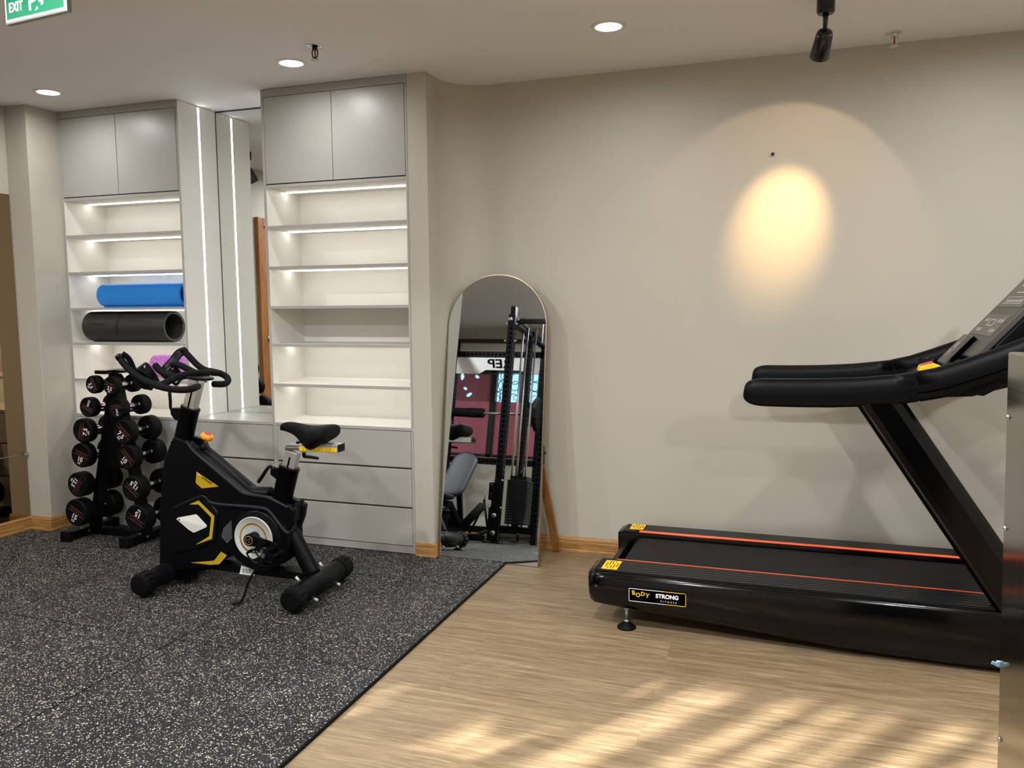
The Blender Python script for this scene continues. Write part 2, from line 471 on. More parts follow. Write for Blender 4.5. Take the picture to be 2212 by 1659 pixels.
# rubber flooring laid in one-metre squares, with hairline joints
rb = MB()
xs = [XL, -4.475, -3.475, -2.475, -1.475]
ys = [YC, 3.728, 2.731, 1.73, 0.73, -0.27, YB]
g = .0028
for i in range(len(xs) - 1):
    for j in range(len(ys) - 1):
        rb.box((xs[i] + g, ys[j + 1] + g, -.012), (xs[i + 1] - g, ys[j] - g, 0))
rb.box((-1.89, YC - .001, -.012), (-1.476, 4.15, 0))
MB().box((XL, YB, -.0115), (-1.477, YC, -.007)).build('trim_rubber_underlay', 'slot_black', kind='structure')
rb.build('floor_rubber', 'rubber_floor', kind='structure', bevel=.0012, seg=1)

MB().box((-1.4762, YB, -.0118), (-1.4700, 4.150, .0005)).build('trim_rubber_edge', 'black_rubber', kind='structure', bevel=.001, seg=1)
MB().box((XL - .1, YB - .1, CEIL), (XR + .1, YW + .1, CEIL + .1)).build('ceiling', 'paint_ceiling', kind='structure')
MB().box((XL - .1, YB, -.012), (XL, YW, CEIL)).build('wall_left', 'paint_wall', kind='structure')
MB().box((XR, YB, -.012), (XR + .1, YW, CEIL)).build('wall_right', 'paint_wall', kind='structure')
# column at the left end
MB().box((XL, 3.90, 0), (-4.484, YW, CEIL)).build('wall_column_left', 'paint_wall', kind='structure', bevel=.004)

# long wall: narrow column, return, rounded inner corner, straight run
arc = [(-1.894 + .24 - .24 * math.cos(a), 4.26 + .24 * math.sin(a)) for a in [i * PI / 2 / 44 for i in range(45)]]
path_in = [(-2.010, YC), (-1.894, YC)] + arc + [(XR + .1, YW)]
wall = MB()
poly = path_in + [(XR + .1, YW + .1), (-2.010, YW + .1)]
wall.prism([(x, y, -.012) for x, y in poly], (0, 0, CEIL + .012))
wall.build('wall_back', 'paint_wall', kind='structure')
MB().box((XL - .1, YW, -.012), (-2.010, YW + .1, CEIL)).build('wall_back_recess', 'paint_wall', kind='structure')

# skirting: moulded oak profile swept along the walls
PROF = [(0, 0), (.016, 0), (.016, .010), (.0125, .016), (.0125, .058), (.009, .061), (.009, .066), (.012, .069), (.009, .078), (.005, .087), (0, .089)]
def skirting(name, path, m, z0=0.0):
    """path runs with the room on its right-hand side"""
    P = [Vector((x, y)) for x, y in path]; rings = []
    for i, p in enumerate(P):
        d0 = (p - P[i - 1]).normalized() if i else (P[1] - p).normalized()
        d1 = (P[i + 1] - p).normalized() if i < len(P) - 1 else d0
        n0 = Vector((d0.y, -d0.x)); n1 = Vector((d1.y, -d1.x))
        n = (n0 + n1).normalized(); n = n / max(.3, n.dot(n0))
        rings.append([Vector((p.x + n.x * t, p.y + n.y * t, z0 + z)) for t, z in PROF])
    MB().loft(rings, smooth=False).build(name, m, kind='structure')
skirting('baseboard_left', [(XL, YB), (XL, 3.90)], 'wood_trim_side')
skirting('baseboard_column', [(XL + .001, 3.90), (-4.484, 3.90), (-4.484, YC)], 'wood_trim')
skirting('baseboard_back', [(-2.006, YC), (-1.894, YC)] + arc + [(XR, YW)], 'wood_trim', -.012)

# ------------------------------------------------------------------ window wall behind the camera
WX0, WX1, WZ0, WZ1 = -4.35, -1.95, 1.0, 2.12
fw = MB()
fw.box((XL - .1, YB - .12, -.012), (WX0, YB, CEIL)); fw.box((WX1, YB - .12, -.012), (XR + .1, YB, CEIL))
fw.box((WX0, YB - .12, -.012), (WX1, YB, WZ0)); fw.box((WX0, YB - .12, WZ1), (WX1, YB, CEIL))
fw.build('wall_front', 'paint_wall', kind='structure')
skirting('baseboard_front', [(XR, YB), (XL, YB)], 'wood_trim', -.005)
win = empty('window_1', ((WX0 + WX1) / 2, YB - .06, WZ0), kind='structure')
fr = MB()
mull = [WX0, -3.60, -2.93, -2.42, WX1]
for x in mull[1:-1]:
    fr.box((x - .035, YB - .09, WZ0), (x + .035, YB - .02, WZ1))
fr.box((WX0, YB - .09, WZ0), (WX1, YB - .02, WZ0 + .04)); fr.box((WX0, YB - .09, WZ1 - .03), (WX1, YB - .02, WZ1))
fr.box((WX0, YB - .09, WZ0), (WX0 + .04, YB - .02, WZ1)); fr.box((WX1 - .04, YB - .09, WZ0), (WX1, YB - .02, WZ1))
fr.build('window_frame', 'window_black', win, kind='structure')
LZ = 1.72
lp = MB()
for a, b in zip(mull[:-1], mull[1:]):
    lp.box((a + .02, YB - .066, WZ0 + .02), (b - .02, YB - .056, LZ))
for x in (-4.12, -3.2):
    for z, w in ((1.28, .10), (1.42, .06), (1.56, .12)):
        pass
lp.build('lower_panels', 'maroon', win, kind='structure')
# lattice of overlapping rings and leaves in the upper lights
lt = MB(); rnd = random.Random(5)
def ring(cx, cz, r, w=.009, n=20):
    vs = []; 
    for k in range(n):
        a = 2 * PI * k / n
        for rr in (r - w / 2, r + w / 2):
            for yy in (YB - .064, YB - .058):
                vs.append((min(max(cx + rr * math.cos(a), WX0), WX1), yy, min(max(cz + rr * math.sin(a), LZ), WZ1)))
    fs = []
    for k in range(n):
        i = 4 * k; j = 4 * ((k + 1) % n)
        fs += [(i, j, j + 2, i + 2), (i + 1, i + 3, j + 3, j + 1), (i, i + 1, j + 1, j), (i + 2, j + 2, j + 3, i + 3)]
    lt.add(vs, fs)
x = -3.60
while x < WX1 + .02:
    for z in (LZ + .05, LZ + .20, LZ + .34):
        ring(x + rnd.uniform(-.02, .02), z + rnd.uniform(-.02, .02), rnd.choice((.06, .075, .09)))
    x += .13
for k in range(26):
    ring(-3.55 + k * .062, LZ + .04 + .11 * (k % 4) + rnd.uniform(-.02, .02), rnd.choice((.030, .040)), .006, 14)
lt.build('lattice', 'lattice', win, kind='structure')
# solid sheets with cut leaves: most of the left light, parts of the others
sh = MB()
def leafsheet(x0, x1, z0, z1, holes):
    """sheet made of cells, leaving leaf-shaped openings out"""
    nx = max(2, int((x1 - x0) / .009)); nz = max(2, int((z1 - z0) / .009))
    for i in range(nx):
        for j in range(nz):
            cx = x0 + (i + .5) * (x1 - x0) / nx; cz = z0 + (j + .5) * (z1 - z0) / nz; op = False
            for hx, hz, a, b, t in holes:
                u = (cx - hx) * math.cos(t) + (cz - hz) * math.sin(t); v = -(cx - hx) * math.sin(t) + (cz - hz) * math.cos(t)
                if (u / a) ** 2 + (v / b) ** 2 < 1: op = True; break
            if not op:
                sh.box((x0 + i * (x1 - x0) / nx, YB - .056, z0 + j * (z1 - z0) / nz), (x0 + (i + 1) * (x1 - x0) / nx, YB - .050, z0 + (j + 1) * (z1 - z0) / nz))
hl = []
for q in range(7):
    hl.append((-4.28 + .07 * q + rnd.uniform(-.02, .02), rnd.choice((1.80, 1.88, 1.97, 2.04)), rnd.uniform(.025, .05), rnd.uniform(.014, .024), rnd.uniform(0, PI)))
leafsheet(WX0 + .03, -3.63, LZ, WZ1 - .02, hl)
sh.build('leaf_sheet', 'maroon', win, kind='structure')
tm = MB()
tm.box((-3.26, YB - .053, LZ), (-3.18, YB - .048, WZ1)); tm.box((-2.78, YB - .053, LZ), (-2.70, YB - .048, WZ1))
tm.box((-2.60, YB - .053, LZ), (-2.545, YB - .048, WZ1)); tm.box((-2.25, YB - .053, LZ), (-2.16, YB - .048, WZ1))
tm.box((-3.02, YB - .053, LZ), (-2.97, YB - .048, WZ1))
tm.build('lattice_stiles', 'lattice', win, kind='structure')
pm = MB()
pm.box((XL + .01, YB, 2.475), (-1.5, YB + .05, 2.52)); pm.build('trim_curtain_rail', 'window_black', kind='structure')
MB().box((XL, YB, 2.24), (-1.5, YB + .04, 2.38)).build('trim_window_head', 'paint_wall', kind='structure', bevel=.004)

# ------------------------------------------------------------------ door in the left wall (seen in the niche mirror)
d = empty('door_1', (XL, 2.10, 0), kind='structure')
m = MB(); m.box((XL, 1.62, 0), (XL + .04, 1.70, 2.24)); m.box((XL, 2.50, 0), (XL + .04, 2.58, 2.24)); m.box((XL, 1.70, 2.16), (XL + .04, 2.50, 2.24))
m.build('door_frame', 'wood_door', d, bevel=.003, kind='structure')
m = MB(); m.box((XL, 1.70, 0), (XL + .02, 2.50, 2.16)); m.build('door_leaf', 'wood_door', d, kind='structure')
m = MB(); m.box((XL + .02, 1.85, 1.92), (XL + .024, 2.43, 2.08)); m.build('door_vent', 'gap_dark', d, kind='structure')
m = MB(); m.tube([(XL + .02, 2.45, 1.13), (XL + .07, 2.45, 1.13), (XL + .075, 2.43, 1.13), (XL + .075, 2.33, 1.13)], .009, 12)
m.lathe([(.026, 0), (.026, .008), (.0, .009)], (XL + .02, 2.45, 1.13), (1, 0, 0), 24); m.build('door_handle', 'bright_steel', d, kind='structure')

# ================================================================== mirrors
def wallmirror(name, a, b, m, edge, label, cat, group=None, ax='y'):
    r = empty(name, ((a[0] + b[0]) / 2, (a[1] + b[1]) / 2, a[2]), label=label, cat=cat, group=group)
    MB().box(a, b).build('glass', m, r)
    return r
# bronze-tinted mirror on the left wall, in two sheets
mm = wallmirror('wall_mirror', (XL, 2.66, .499), (XL + .006, 3.894, 2.137), 'mirror_bronze', None,
                'upper sheet of bronze-tinted wall mirror at the left edge, above the seam', 'mirror', 'bronze mirror sheets on the left wall')
mm = wallmirror('wall_mirror', (XL, 2.66, .089), (XL + .006, 3.894, .494), 'mirror_bronze', None,
                'lower sheet of bronze-tinted wall mirror, resting on the wooden skirting', 'mirror', 'bronze mirror sheets on the left wall')
cl = MB().box((XL + .006, 3.868, .485), (XL + .022, 3.899, .503)); cl.tube([(XL + .014, 3.88, .494), (XL + .014, 3.70, .4965), (XL + .010, 3.5, .4965)], .0018, 8)
tag(cl.build('mirror_clip', 'bright_steel', bevel=.002), 'small metal clip and thin wire at the mirror seam by the left column', 'clip')
# clear mirror at the back of the niche
NM = 4.478
r = empty('niche_mirror', (-3.244, NM, .732), label='tall clear mirror in a thin dark frame at the back of the lit niche', cat='mirror')
MB().box((-3.540, NM, .733), (-2.948, NM + .006, CEIL - .002)).build('glass', 'mirror', r)
fm = MB(); fm.box((-3.541, NM - .002, .733), (-3.536, NM + .006, CEIL - .001)); fm.box((-2.952, NM - .002, .733), (-2.947, NM + .006, CEIL - .001))
fm.box((-3.541, NM - .002, CEIL - .010), (-2.947, NM + .006, CEIL - .001)); fm.build('frame', 'mirror_edge', r)

# arched leaning mirror on an easel leg
TILT = math.radians(8.0)
ar = empty('arched_mirror', (-1.58, 4.155, -.012), label='tall arched floor mirror with thin gold frame, leaning in front of the wall', cat='mirror')
ar.rotation_euler = (-TILT, 0, 0)
HW = .296; HT = 1.62
def archpts(w, h, n=28, z0=0.0):
    return [(-w, z0), (w, z0)] + [(w * math.cos(a), h - w + w * math.sin(a)) for a in [PI * i / n for i in range(n + 1)]]
pts = archpts(HW - .004, HT - .004, 40, .004)
MB().prism([(x, 0, z) for x, z in pts], (0, .005, 0)).build('glass', 'mirror_arched', ar, local=True)
o1 = archpts(HW + .0015, HT + .0015, 40, -.0); i1 = archpts(HW - .004, HT - .004, 40, .004)
fr = MB(); n = len(o1)
vs = [(x, -.003, z) for x, z in o1] + [(x, -.003, z) for x, z in i1] + [(x, .022, z) for x, z in o1] + [(x, .022, z) for x, z in i1]
fs = []
for k in range(n):
    j = (k + 1) % n
    fs += [(k, j, n + j, n + k), (2 * n + k, 3 * n + k, 3 * n + j, 2 * n + j), (k, 2 * n + k, 2 * n + j, j), (n + k, n + j, 3 * n + j, 3 * n + k)]
fr.add(vs, fs).build('frame', 'gold_trim', ar, local=True)
MB().prism([(x, .006, z) for x, z in pts], (0, .012, 0)).build('backboard', 'wood_leg', ar, local=True)
lg = MB()
for sx in (-1,):
    lg.bar((-1.325, 4.287, .62), (-1.262, 4.452, .002), .022, .045, up=(1, 0, 0))
lg.bar((-1.80, 4.287, .62), (-1.86, 4.44, .002), .022, .045, up=(1, 0, 0))
lg.bar((-1.79, 4.30, .45), (-1.32, 4.30, .45), .018, .035)
lg.build('easel_leg', 'wood_leg', ar, bevel=.002)
hg = MB(); hg.cyl((-1.31, 4.275, .60), (-1.275, 4.285, .60), .008, n=12); hg.box((-1.30, 4.265, .54), (-1.28, 4.275, .64)); hg.build('hinge', 'steel_dark', ar)

# ================================================================== fitted storage
ZS = [(1.875, 1.894), (1.642, 1.658), (1.410, 1.426), (1.186, 1.203), (.948, .966)]      # shelf bottoms and tops
def shelf_unit(x0, x1, xin0, xin1, split, dark, label, yb=4.485):
    r = empty('shelf_cabinet', ((x0 + x1) / 2, 4.30, .732), label=label, cat='cabinet', group='tall fitted shelf cabinets with doors above')
    b = MB()
    b.box((x0, YC, .732), (xin0, yb, CEIL - .002)); b.box((xin1, YC, .732), (x1, yb, CEIL - .002))
    b.box((xin0, YC, 2.629), (xin1, YC + .02, CEIL - .002)); b.box((xin0, YC, 2.112), (xin1, yb, 2.130))
    b.build('carcass', 'laminate', r, bevel=.0008, seg=1)
    ln = MB(); ln.box((xin0, yb - .008, .732), (xin1, yb, CEIL - .01)); ln.box((xin0, YC + .0015, .7325), (xin0 + .0015, yb - .008, 2.112)); ln.box((xin1 - .0015, YC + .0015, .7325), (xin1, yb - .008, 2.112))
    ln.box((xin0 + .0015, YC + .0015, 2.1105), (xin1 - .0015, yb - .008, 2.112)); ln.box((xin0 + .0015, YC + .0015, .732), (xin1 - .0015, yb - .008, .7335))
    ln.build('lit_inner_faces', 'laminate_lit', r)  # inner faces added in the paler laminate, lit tone held in the colour
    for k, (a, c) in enumerate(ZS):
        o = MB().box((xin0 + .0015, YC + .003, a), (xin1 - .0015, yb - .008, c)).build('shelf', 'laminate_lit', r)
        MB().box((xin0 + .0015, YC + .001, a), (xin1 - .0015, YC + .003, c)).build('edge_banding', 'laminate', o)
    MB().box((xin0, YC + .004, 2.133), (xin1, YC + .012, 2.627)).build('door_gap_backing', 'gap_dark', r)
    for a, c in ((xin0 + .003, split - .0015), (split + .0015, xin1 - .003)):
        MB().box((a, YC, 2.136), (c, YC + .018, 2.6265)).build('door', 'laminate', r, bevel=.001, seg=1)
    for k, z in enumerate([2.112] + [a for a, c in ZS]):
        if k == dark: continue
        MB().box((xin0 + .012, 4.318, z - .006), (xin1 - .012, 4.330, z + .001)).build('light_strip', 'strip_white', r)
    return r
left_unit = shelf_unit(-4.484, -3.541, -4.470, -3.556, -4.019, None, 'tall cream shelf cabinet at left holding rolled exercise mats, two doors above')
right_unit = shelf_unit(-2.946, -2.012, -2.930, -2.024, -2.480, 3, 'tall cream shelf cabinet with empty lit shelves beside the narrow column')
MB().box((-3.541, YC + .002, .7325), (-3.5405, 4.478, CEIL - .003)).build('lit_niche_face', 'laminate_lit', left_unit)  # added thin sheet, bounced niche light put into its pale colour
MB().box((-2.9475, YC + .002, .7325), (-2.9465, 4.476, CEIL - .003)).build('lit_niche_face', 'laminate_lit', right_unit)  # matching added sheet on the facing side, lit tone in its colour
MB().box((-2.9488, 4.312, .740), (-2.9450, 4.326, CEIL - .012)).build('niche_light_strip', 'strip_tall', right_unit)
sl_ = MB().box((-3.543, 4.312, .740), (-3.5395, 4.326, CEIL - .012)).build('niche_light_strip', 'strip_tall', left_unit)

# worktop running under both cabinets and through the niche
tag(MB().box((-4.484, YC - .0005, .714), (-2.010, 4.49, .732)).build('worktop', 'laminate', bevel=.001, seg=1),
    'long continuous cream worktop under both shelf cabinets and the lit niche', 'worktop')
DZ = [(.504, .711), (.275, .492), (.048, .263)]
def drawer_unit(x0, x1, label, sides=(1, 1)):
    r = empty('drawer_cabinet', ((x0 + x1) / 2, 4.30, 0), label=label, cat='cabinet', group='base drawer cabinets under the worktop')
    b = MB(); s = .014
    b.box((x0, YC, 0), (x0 + s, 4.48, .714)); b.box((x1 - s, YC, 0), (x1, 4.48, .714))
    b.box((x0 + s, YC + .03, .03), (x1 - s, 4.48, .70)); b.box((x0 + s, YC + .006, 0), (x1 - s, YC + .024, .044))
    b.build('carcass', 'laminate', r, bevel=.001, seg=1)
    for a, c in DZ:
        m = MB(); X0 = x0 + s + .002; X1 = x1 - s - .002
        m.prism([(X0, YC, a), (X0, YC, c - .002), (X0, YC + .004, c), (X0, YC + .012, c), (X0, YC + .018, c - .012), (X0, YC + .018, a)], (X1 - X0, 0, 0))
        m.build('drawer', 'laminate', r)
    return r
drawer_unit(-4.484, -3.545, 'left drawer cabinet behind the dumbbell rack, mostly hidden')
drawer_unit(-3.545, -2.930, 'middle drawer cabinet under the lit niche, behind the bike frame')
drawer_unit(-2.930, -2.012, 'right drawer cabinet with three wide fronts behind the bike saddle')

# ------------------------------------------------------------------ rolled mats on the left cabinet
def roll(name, m, edge, c, R, r_in, L, th, ang, label, turns=2.2, start=0.0, sag=0.0, msub=None):
    r = empty(name, (c[0], c[1], c[2] - R), label=label, cat='exercise mat', group='rolled exercise mats on the left cabinet')
    ax = Vector((math.cos(ang), math.sin(ang), 0)); s = Vector((-ax.y, ax.x, 0)); u = Vector((0, 0, 1)); C = Vector(c)
    N = int(48 * turns); outer = []; inner = []
    for i in range(N + 1):
        a = start + 2 * PI * turns * i / N
        q = i / N
        rr = R - (R - r_in - th) * q
        zoff = -sag * q
        ce = C + u * zoff
        outer.append(ce + s * (rr * math.cos(a)) + u * (rr * math.sin(a)))
        inner.append(ce + s * ((rr - th) * math.cos(a)) + u * ((rr - th) * math.sin(a)))
    loop = outer + list(reversed(inner)); n = len(loop)
    m_ = MB()
    vs = [p - ax * (L / 2) for p in loop] + [p + ax * (L / 2) for p in loop]
    fs = [(k, (k + 1) % n, n + (k + 1) % n, n + k) for k in range(n)]
    m_.add(vs, fs, True)
    o = m_.build('mat_sheet', m, r)
    for sgn in (-1, 1):
        eg = MB(); off = ax * (sgn * (L / 2 + .0003))
        eg.add([p + off for p in loop], [(i, i + 1, n - 2 - i, n - 1 - i) for i in range(N)]); eg.build('rolled_edge', edge, r)
    return r, ax, s, u
BL = roll('rolled_mat', 'mat_blue', 'mat_blue', (((-3.686, 4.186, 1.529)[0] + (-4.304, 4.186, 1.531)[0]) / 2 + .02, 4.262, 1.426 + .0795), .079, .052, (-3.686, 4.186, 1.529)[0] - (-4.304, 4.186, 1.531)[0] + .04, .007, .0, 'bright blue rolled exercise mat on the third shelf, above the dark mat', 2.4, 4.5)
DKX = ((-3.77, 4.14, 1.306)[0] + (-4.389, 4.14, 1.306)[0]) / 2 + .02; DKL = (-3.77, 4.14, 1.306)[0] - (-4.389, 4.14, 1.306)[0] + .04
DK = roll('rolled_mat', 'mat_black', 'mat_grey_edge', (DKX, 4.235, 1.203 + .1025), .1015, .077, DKL, .005, .0, 'dark charcoal rolled yoga mat on the shelf under the blue mat', 2.3, 4.6, sag=.006)
r, ax, s, u = DK
mk = MB()
for a0, a1, x0, x1 in ((1.2 * PI, 0.62 * PI, -.045, -.037),):
    N = 24; c = Vector((DKX, 4.235, 1.3055)); vs = []
    for i in range(N + 1):
        a = a0 + (a1 - a0) * i / N
        q = .1024
        p = c - s * 0 + Vector((0, -1, 0)) * 0
        for xx in (x0, x1):
            vs.append(c + ax * (xx + .01 * math.sin(a)) + Vector((0, q * math.cos(a), q * math.sin(a))))
    mk.add(vs, [(2 * i, 2 * i + 1, 2 * i + 3, 2 * i + 2) for i in range(N)], True)
for xx, ll, a in ((-.20, .13, .93 * PI), (.12, .13, .86 * PI), (-.20, .16, 1.17 * PI)):
    c = Vector((DKX, 4.235, 1.3055)); q = .1023
    mk.build('guide_line', 'mat_black_line', r); mk = MB()
    mk.add([c + ax * (xx - ll / 2) + Vector((0, q * math.cos(a), q * math.sin(a))), c + ax * (xx + ll / 2) + Vector((0, q * math.cos(a + .05), q * math.sin(a + .05))),
            c + ax * (xx + ll / 2) + Vector((0, q * math.cos(a + .09), q * math.sin(a + .09))), c + ax * (xx - ll / 2) + Vector((0, q * math.cos(a + .04), q * math.sin(a + .04)))], [(0, 1, 2, 3)])
mk.build('guide_line', 'mat_black_line', r)
roll('rolled_mat', 'mat_pink', 'mat_pink', (-3.735, 4.262, .966 + .0785), .0775, .020, .34, .012, .0, 'pink and violet knit-patterned roll on the shelf behind the bike handlebar', 4.0, 1.0)

# ================================================================== ceiling fittings
rnames = ['round recessed ceiling lamp above the left shelf cabinet', 'round recessed ceiling lamp beside the sprinkler, in front of the niche',
          'round recessed ceiling lamp above the arched mirror, right of centre', None]
proto = None
for i, (x, y) in enumerate(DOWNLIGHTS):
    lab = (rnames[:3] + ['recessed ceiling lamp in the row over the treadmill, beyond its handrail end',
        'recessed ceiling lamp over the rubber floor beside the left door', 'recessed ceiling lamp over the middle of the rubber floor', 'recessed ceiling lamp over the seam between rubber and wooden floor', 'recessed ceiling lamp above the stainless cabinet',
        'recessed ceiling lamp between the treadmill and the right wall', 'recessed ceiling lamp above the power rack side of the lattice window', 'recessed ceiling lamp behind the camera over the wooden floor', 'recessed ceiling lamp in the corner right of the camera'])[i]
    if proto is None:
        r = empty('ceiling_lamp', (x, y, CEIL)); proto = r
        MB().lathe([(.060, 0), (.060, -.004), (.074, -.004), (.080, -.002), (.082, 0)], (0, 0, 0), (0, 0, 1), 48).build('trim_ring', 'white_plastic', r, local=True)
        MB().lathe([(.0005, -.0025), (.061, -.0025), (.061, -.001)], (0, 0, 0), (0, 0, 1), 48, smooth=False).build('diffuser', 'lamp_glow', r, local=True)
    else:
        r = proto.copy(); COL.objects.link(r); r.location = (x, y, CEIL)
        for ch in list(proto.children):
            if ch.type == 'MESH':
                c = ch.copy(); COL.objects.link(c); c.parent = r
    r['label'] = lab; r['category'] = 'ceiling lamp'
    r['group'] = 'recessed ceiling lamps' if i < 3 else 'recessed ceiling lamps outside the picture'
    ld = bpy.data.lights.new('lamp_light', 'AREA'); ld.shape = 'DISK'; ld.size = .11; ld.energy = LAMP_W if i < 4 else LAMP_W * 7.6; ld.color = (.985, .99, 1.0); ld.spread = math.radians(175)
    lo = bpy.data.objects.new('lamp_light', ld); COL.objects.link(lo); lo.location = (x, y, CEIL - .02)

def sprinkler(x, y, label, small=False):
    r = empty('sprinkler', (x, y, CEIL), label=label, cat='sprinkler', group='ceiling sprinklers')
    MB().lathe([(.012, 0), (.012, -.002), (.036, -.003), (.040, -.0005), (.040, 0)], (0, 0, 0)).build('escutcheon', 'chrome' if not small else 'white_plastic', r, local=True)
    b = MB(); b.cyl((0, 0, 0), (0, 0, -.018), .013, n=16); b.tube([(-.012, 0, -.014), (-.016, 0, -.03), (-.012, 0, -.048), (0, 0, -.058)], .003, 8); b.tube([(.012, 0, -.014), (.016, 0, -.03), (.012, 0, -.048), (0, 0, -.058)], .003, 8)
    b.build('body', 'steel_dark' if not small else 'white_plastic', r, local=True)
    MB().cyl((0, 0, -.018), (0, 0, -.052), .0035, n=12).build('glass_bulb', 'lead_bulb', r, local=True)
    MB().lathe([(.0, -.056), (.016, -.060), (.020, -.064), (.020, -.066), (.0, -.062)], (0, 0, 0), n=16).build('deflector', 'bright_steel' if not small else 'white_plastic', r, local=True)
sprinkler(-2.214, 3.556, 'chrome fire sprinkler with red bulb on the ceiling above the right cabinet')
sprinkler(.424, 4.33, 'small white fire sprinkler close to the wall at upper right', True)

def spotlight(x, y, label, aim, light=False, h=.075):
    r = empty('track_spotlight', (x, y, CEIL), label=label, cat='spotlight', group='black ceiling spotlights')
    MB().lathe([(.0, 0), (.036, 0), (.036, -.055), (.030, -.066), (.0, -.066)], (0, 0, 0), n=32, smooth=False).build('base', 'spec_black', r, local=True, bevel=.003)
    a = Vector(aim).normalized(); top = Vector((0, 0, -.135)); 
    MB().tube([(0, 0, -.055), (0, 0, -.09), top + a * .012], [.014, .010, .007], 16).build('stem', 'spec_black', r, local=True)
    hd = MB(); hd.lathe([(.0, -.004), (.022, -.004), (.030, .002), (.0345, .02), (.040, .115), (.038, .118), (.034, .112), (.034, .10), (.0, .10)], top, a, 40)
    hd.build('lamp_head', 'spec_black', r, local=True)
    MB().lathe([(.0005, .101), (.033, .101)], top, a, 32).build('lens', 'lamp_glow' if light else 'steel_dark', r, local=True)
    if light:
        P = Vector((x, y, CEIL)) + top + a * .125
        for sz, bl, e, col in ((84, .15, 7, (1.0, .70, .46)), (36, 1.0, 96, (1.0, .64, .28))):
            sp = bpy.data.lights.new('spot_beam', 'SPOT'); sp.energy = e; sp.spot_size = math.radians(sz); sp.spot_blend = bl; sp.color = col; sp.shadow_soft_size = .012
            ob = bpy.data.objects.new('spot_beam', sp); COL.objects.link(ob); ob.location = P; ob.rotation_euler = a.to_track_quat('-Z', 'Y').to_euler()
    return r
spotlight(.103, 3.745, 'black ceiling spotlight casting a warm glow on the beige wall', (-.15, .68, -.635), True)
spotlight(-4.21, 3.26, 'black ceiling spotlight reflected in the niche mirror', (.28, -.35, -.85))

# exit sign hanging at the top left
a = Vector((-2.640, 2.245, 2.424)); b = Vector((-2.334, 2.214, 2.424))
e = empty('exit_sign', ((a + b) / 2), label='green emergency exit sign hanging from the ceiling at top left', cat='sign')
ux = (b - a).normalized(); uy = Vector((-ux.y, ux.x, 0)); uz = Vector((0, 0, 1)); EW = (b - a).length; EH = .20
def EP(u, v, w=0.0): return a + ux * u + uz * v + uy * w
def ebox(u0, u1, v0, v1, w0, w1):
    return MB().add([EP(u, v, w) for w in (w0, w1) for u, v in ((u0, v0), (u1, v0), (u1, v1), (u0, v1))], [(0, 3, 2, 1), (4, 5, 6, 7), (0, 1, 5, 4), (1, 2, 6, 5), (2, 3, 7, 6), (3, 0, 4, 7)])
ebox(-.004, EW + .004, -.006, EH, .000, .019).build('case', 'sign_case', e, bevel=.001)
ebox(.0, EW, 0, EH - .004, -.0015, .0).build('face_border', 'sign_white', e)
ebox(.006, EW - .008, .008, EH - .012, -.0022, -.0015).build('face_green', 'sign_green', e)
MB().cyl(EP(.08, EH, .015), EP(.08, CEIL - 2.415, .015), .006, n=10).cyl(EP(EW - .08, EH, .015), EP(EW - .08, CEIL - 2.415, .015), .006, n=10).build('hanger', 'sign_case', e)
text('lettering', 'EXIT', .046, 'sign_white', e, EP(.058, .044, -.0030), ux, uz, bold=.0006, sx=.78)
text('lettering', 'L\u1ed0I THO\u00c1T', .034, 'sign_white', e, EP(.062, .088, -.0030), ux, uz, bold=.0003, sx=.72)
pic = MB(); WV = -.0030
def pp(pts): pic.prism([EP(u + .016, v - .018, WV) for u, v in pts], uy * .0006)
pp([(.110, .040), (.120, .040), (.121, .165), (.111, .165)]); pp([(.172, .048), (.184, .052), (.184, .165), (.173, .165)]); pp([(.111, .160), (.184, .160), (.184, .168), (.111, .168)])
pp([(.118, .062), (.144, .068), (.142, .078), (.117, .073)]); pp([(.136, .070), (.146, .068), (.151, .112), (.140, .114)])
pp([(.146, .100), (.163, .060), (.171, .065), (.156, .106)]); pp([(.138, .100), (.156, .100), (.160, .138), (.142, .140)])
pp([(.124, .112), (.144, .130), (.140, .138), (.120, .120)]); pp([(.158, .130), (.174, .112), (.178, .118), (.162, .138)])
pp([(.152 + .0085 * math.cos(k * PI / 6), .152 + .0085 * math.sin(k * PI / 6)) for k in range(12)])
pp([(.140, .036), (.156, .040), (.155, .046), (.150, .048)])
pic.build('running_figure', 'sign_white', e)
aw = MB(); aw.prism([EP(u, v, WV) for u, v in ((.215, .095), (.262, .095), (.262, .082), (.292, .104), (.262, .126), (.262, .113), (.215, .113))], uy * .0006)
aw.build('arrow', 'sign_white', e)

# small screw left in the wall
tag(MB().cyl((-.114, YW, 2.182), (-.114, YW - .012, 2.180), .004, n=10).cyl((-.114, YW - .010, 2.180), (-.112, YW - .013, 2.180), .009, n=10).build('wall_screw', 'steel_dark'),
    'small dark screw in the beige wall above the warm light spot', 'screw')

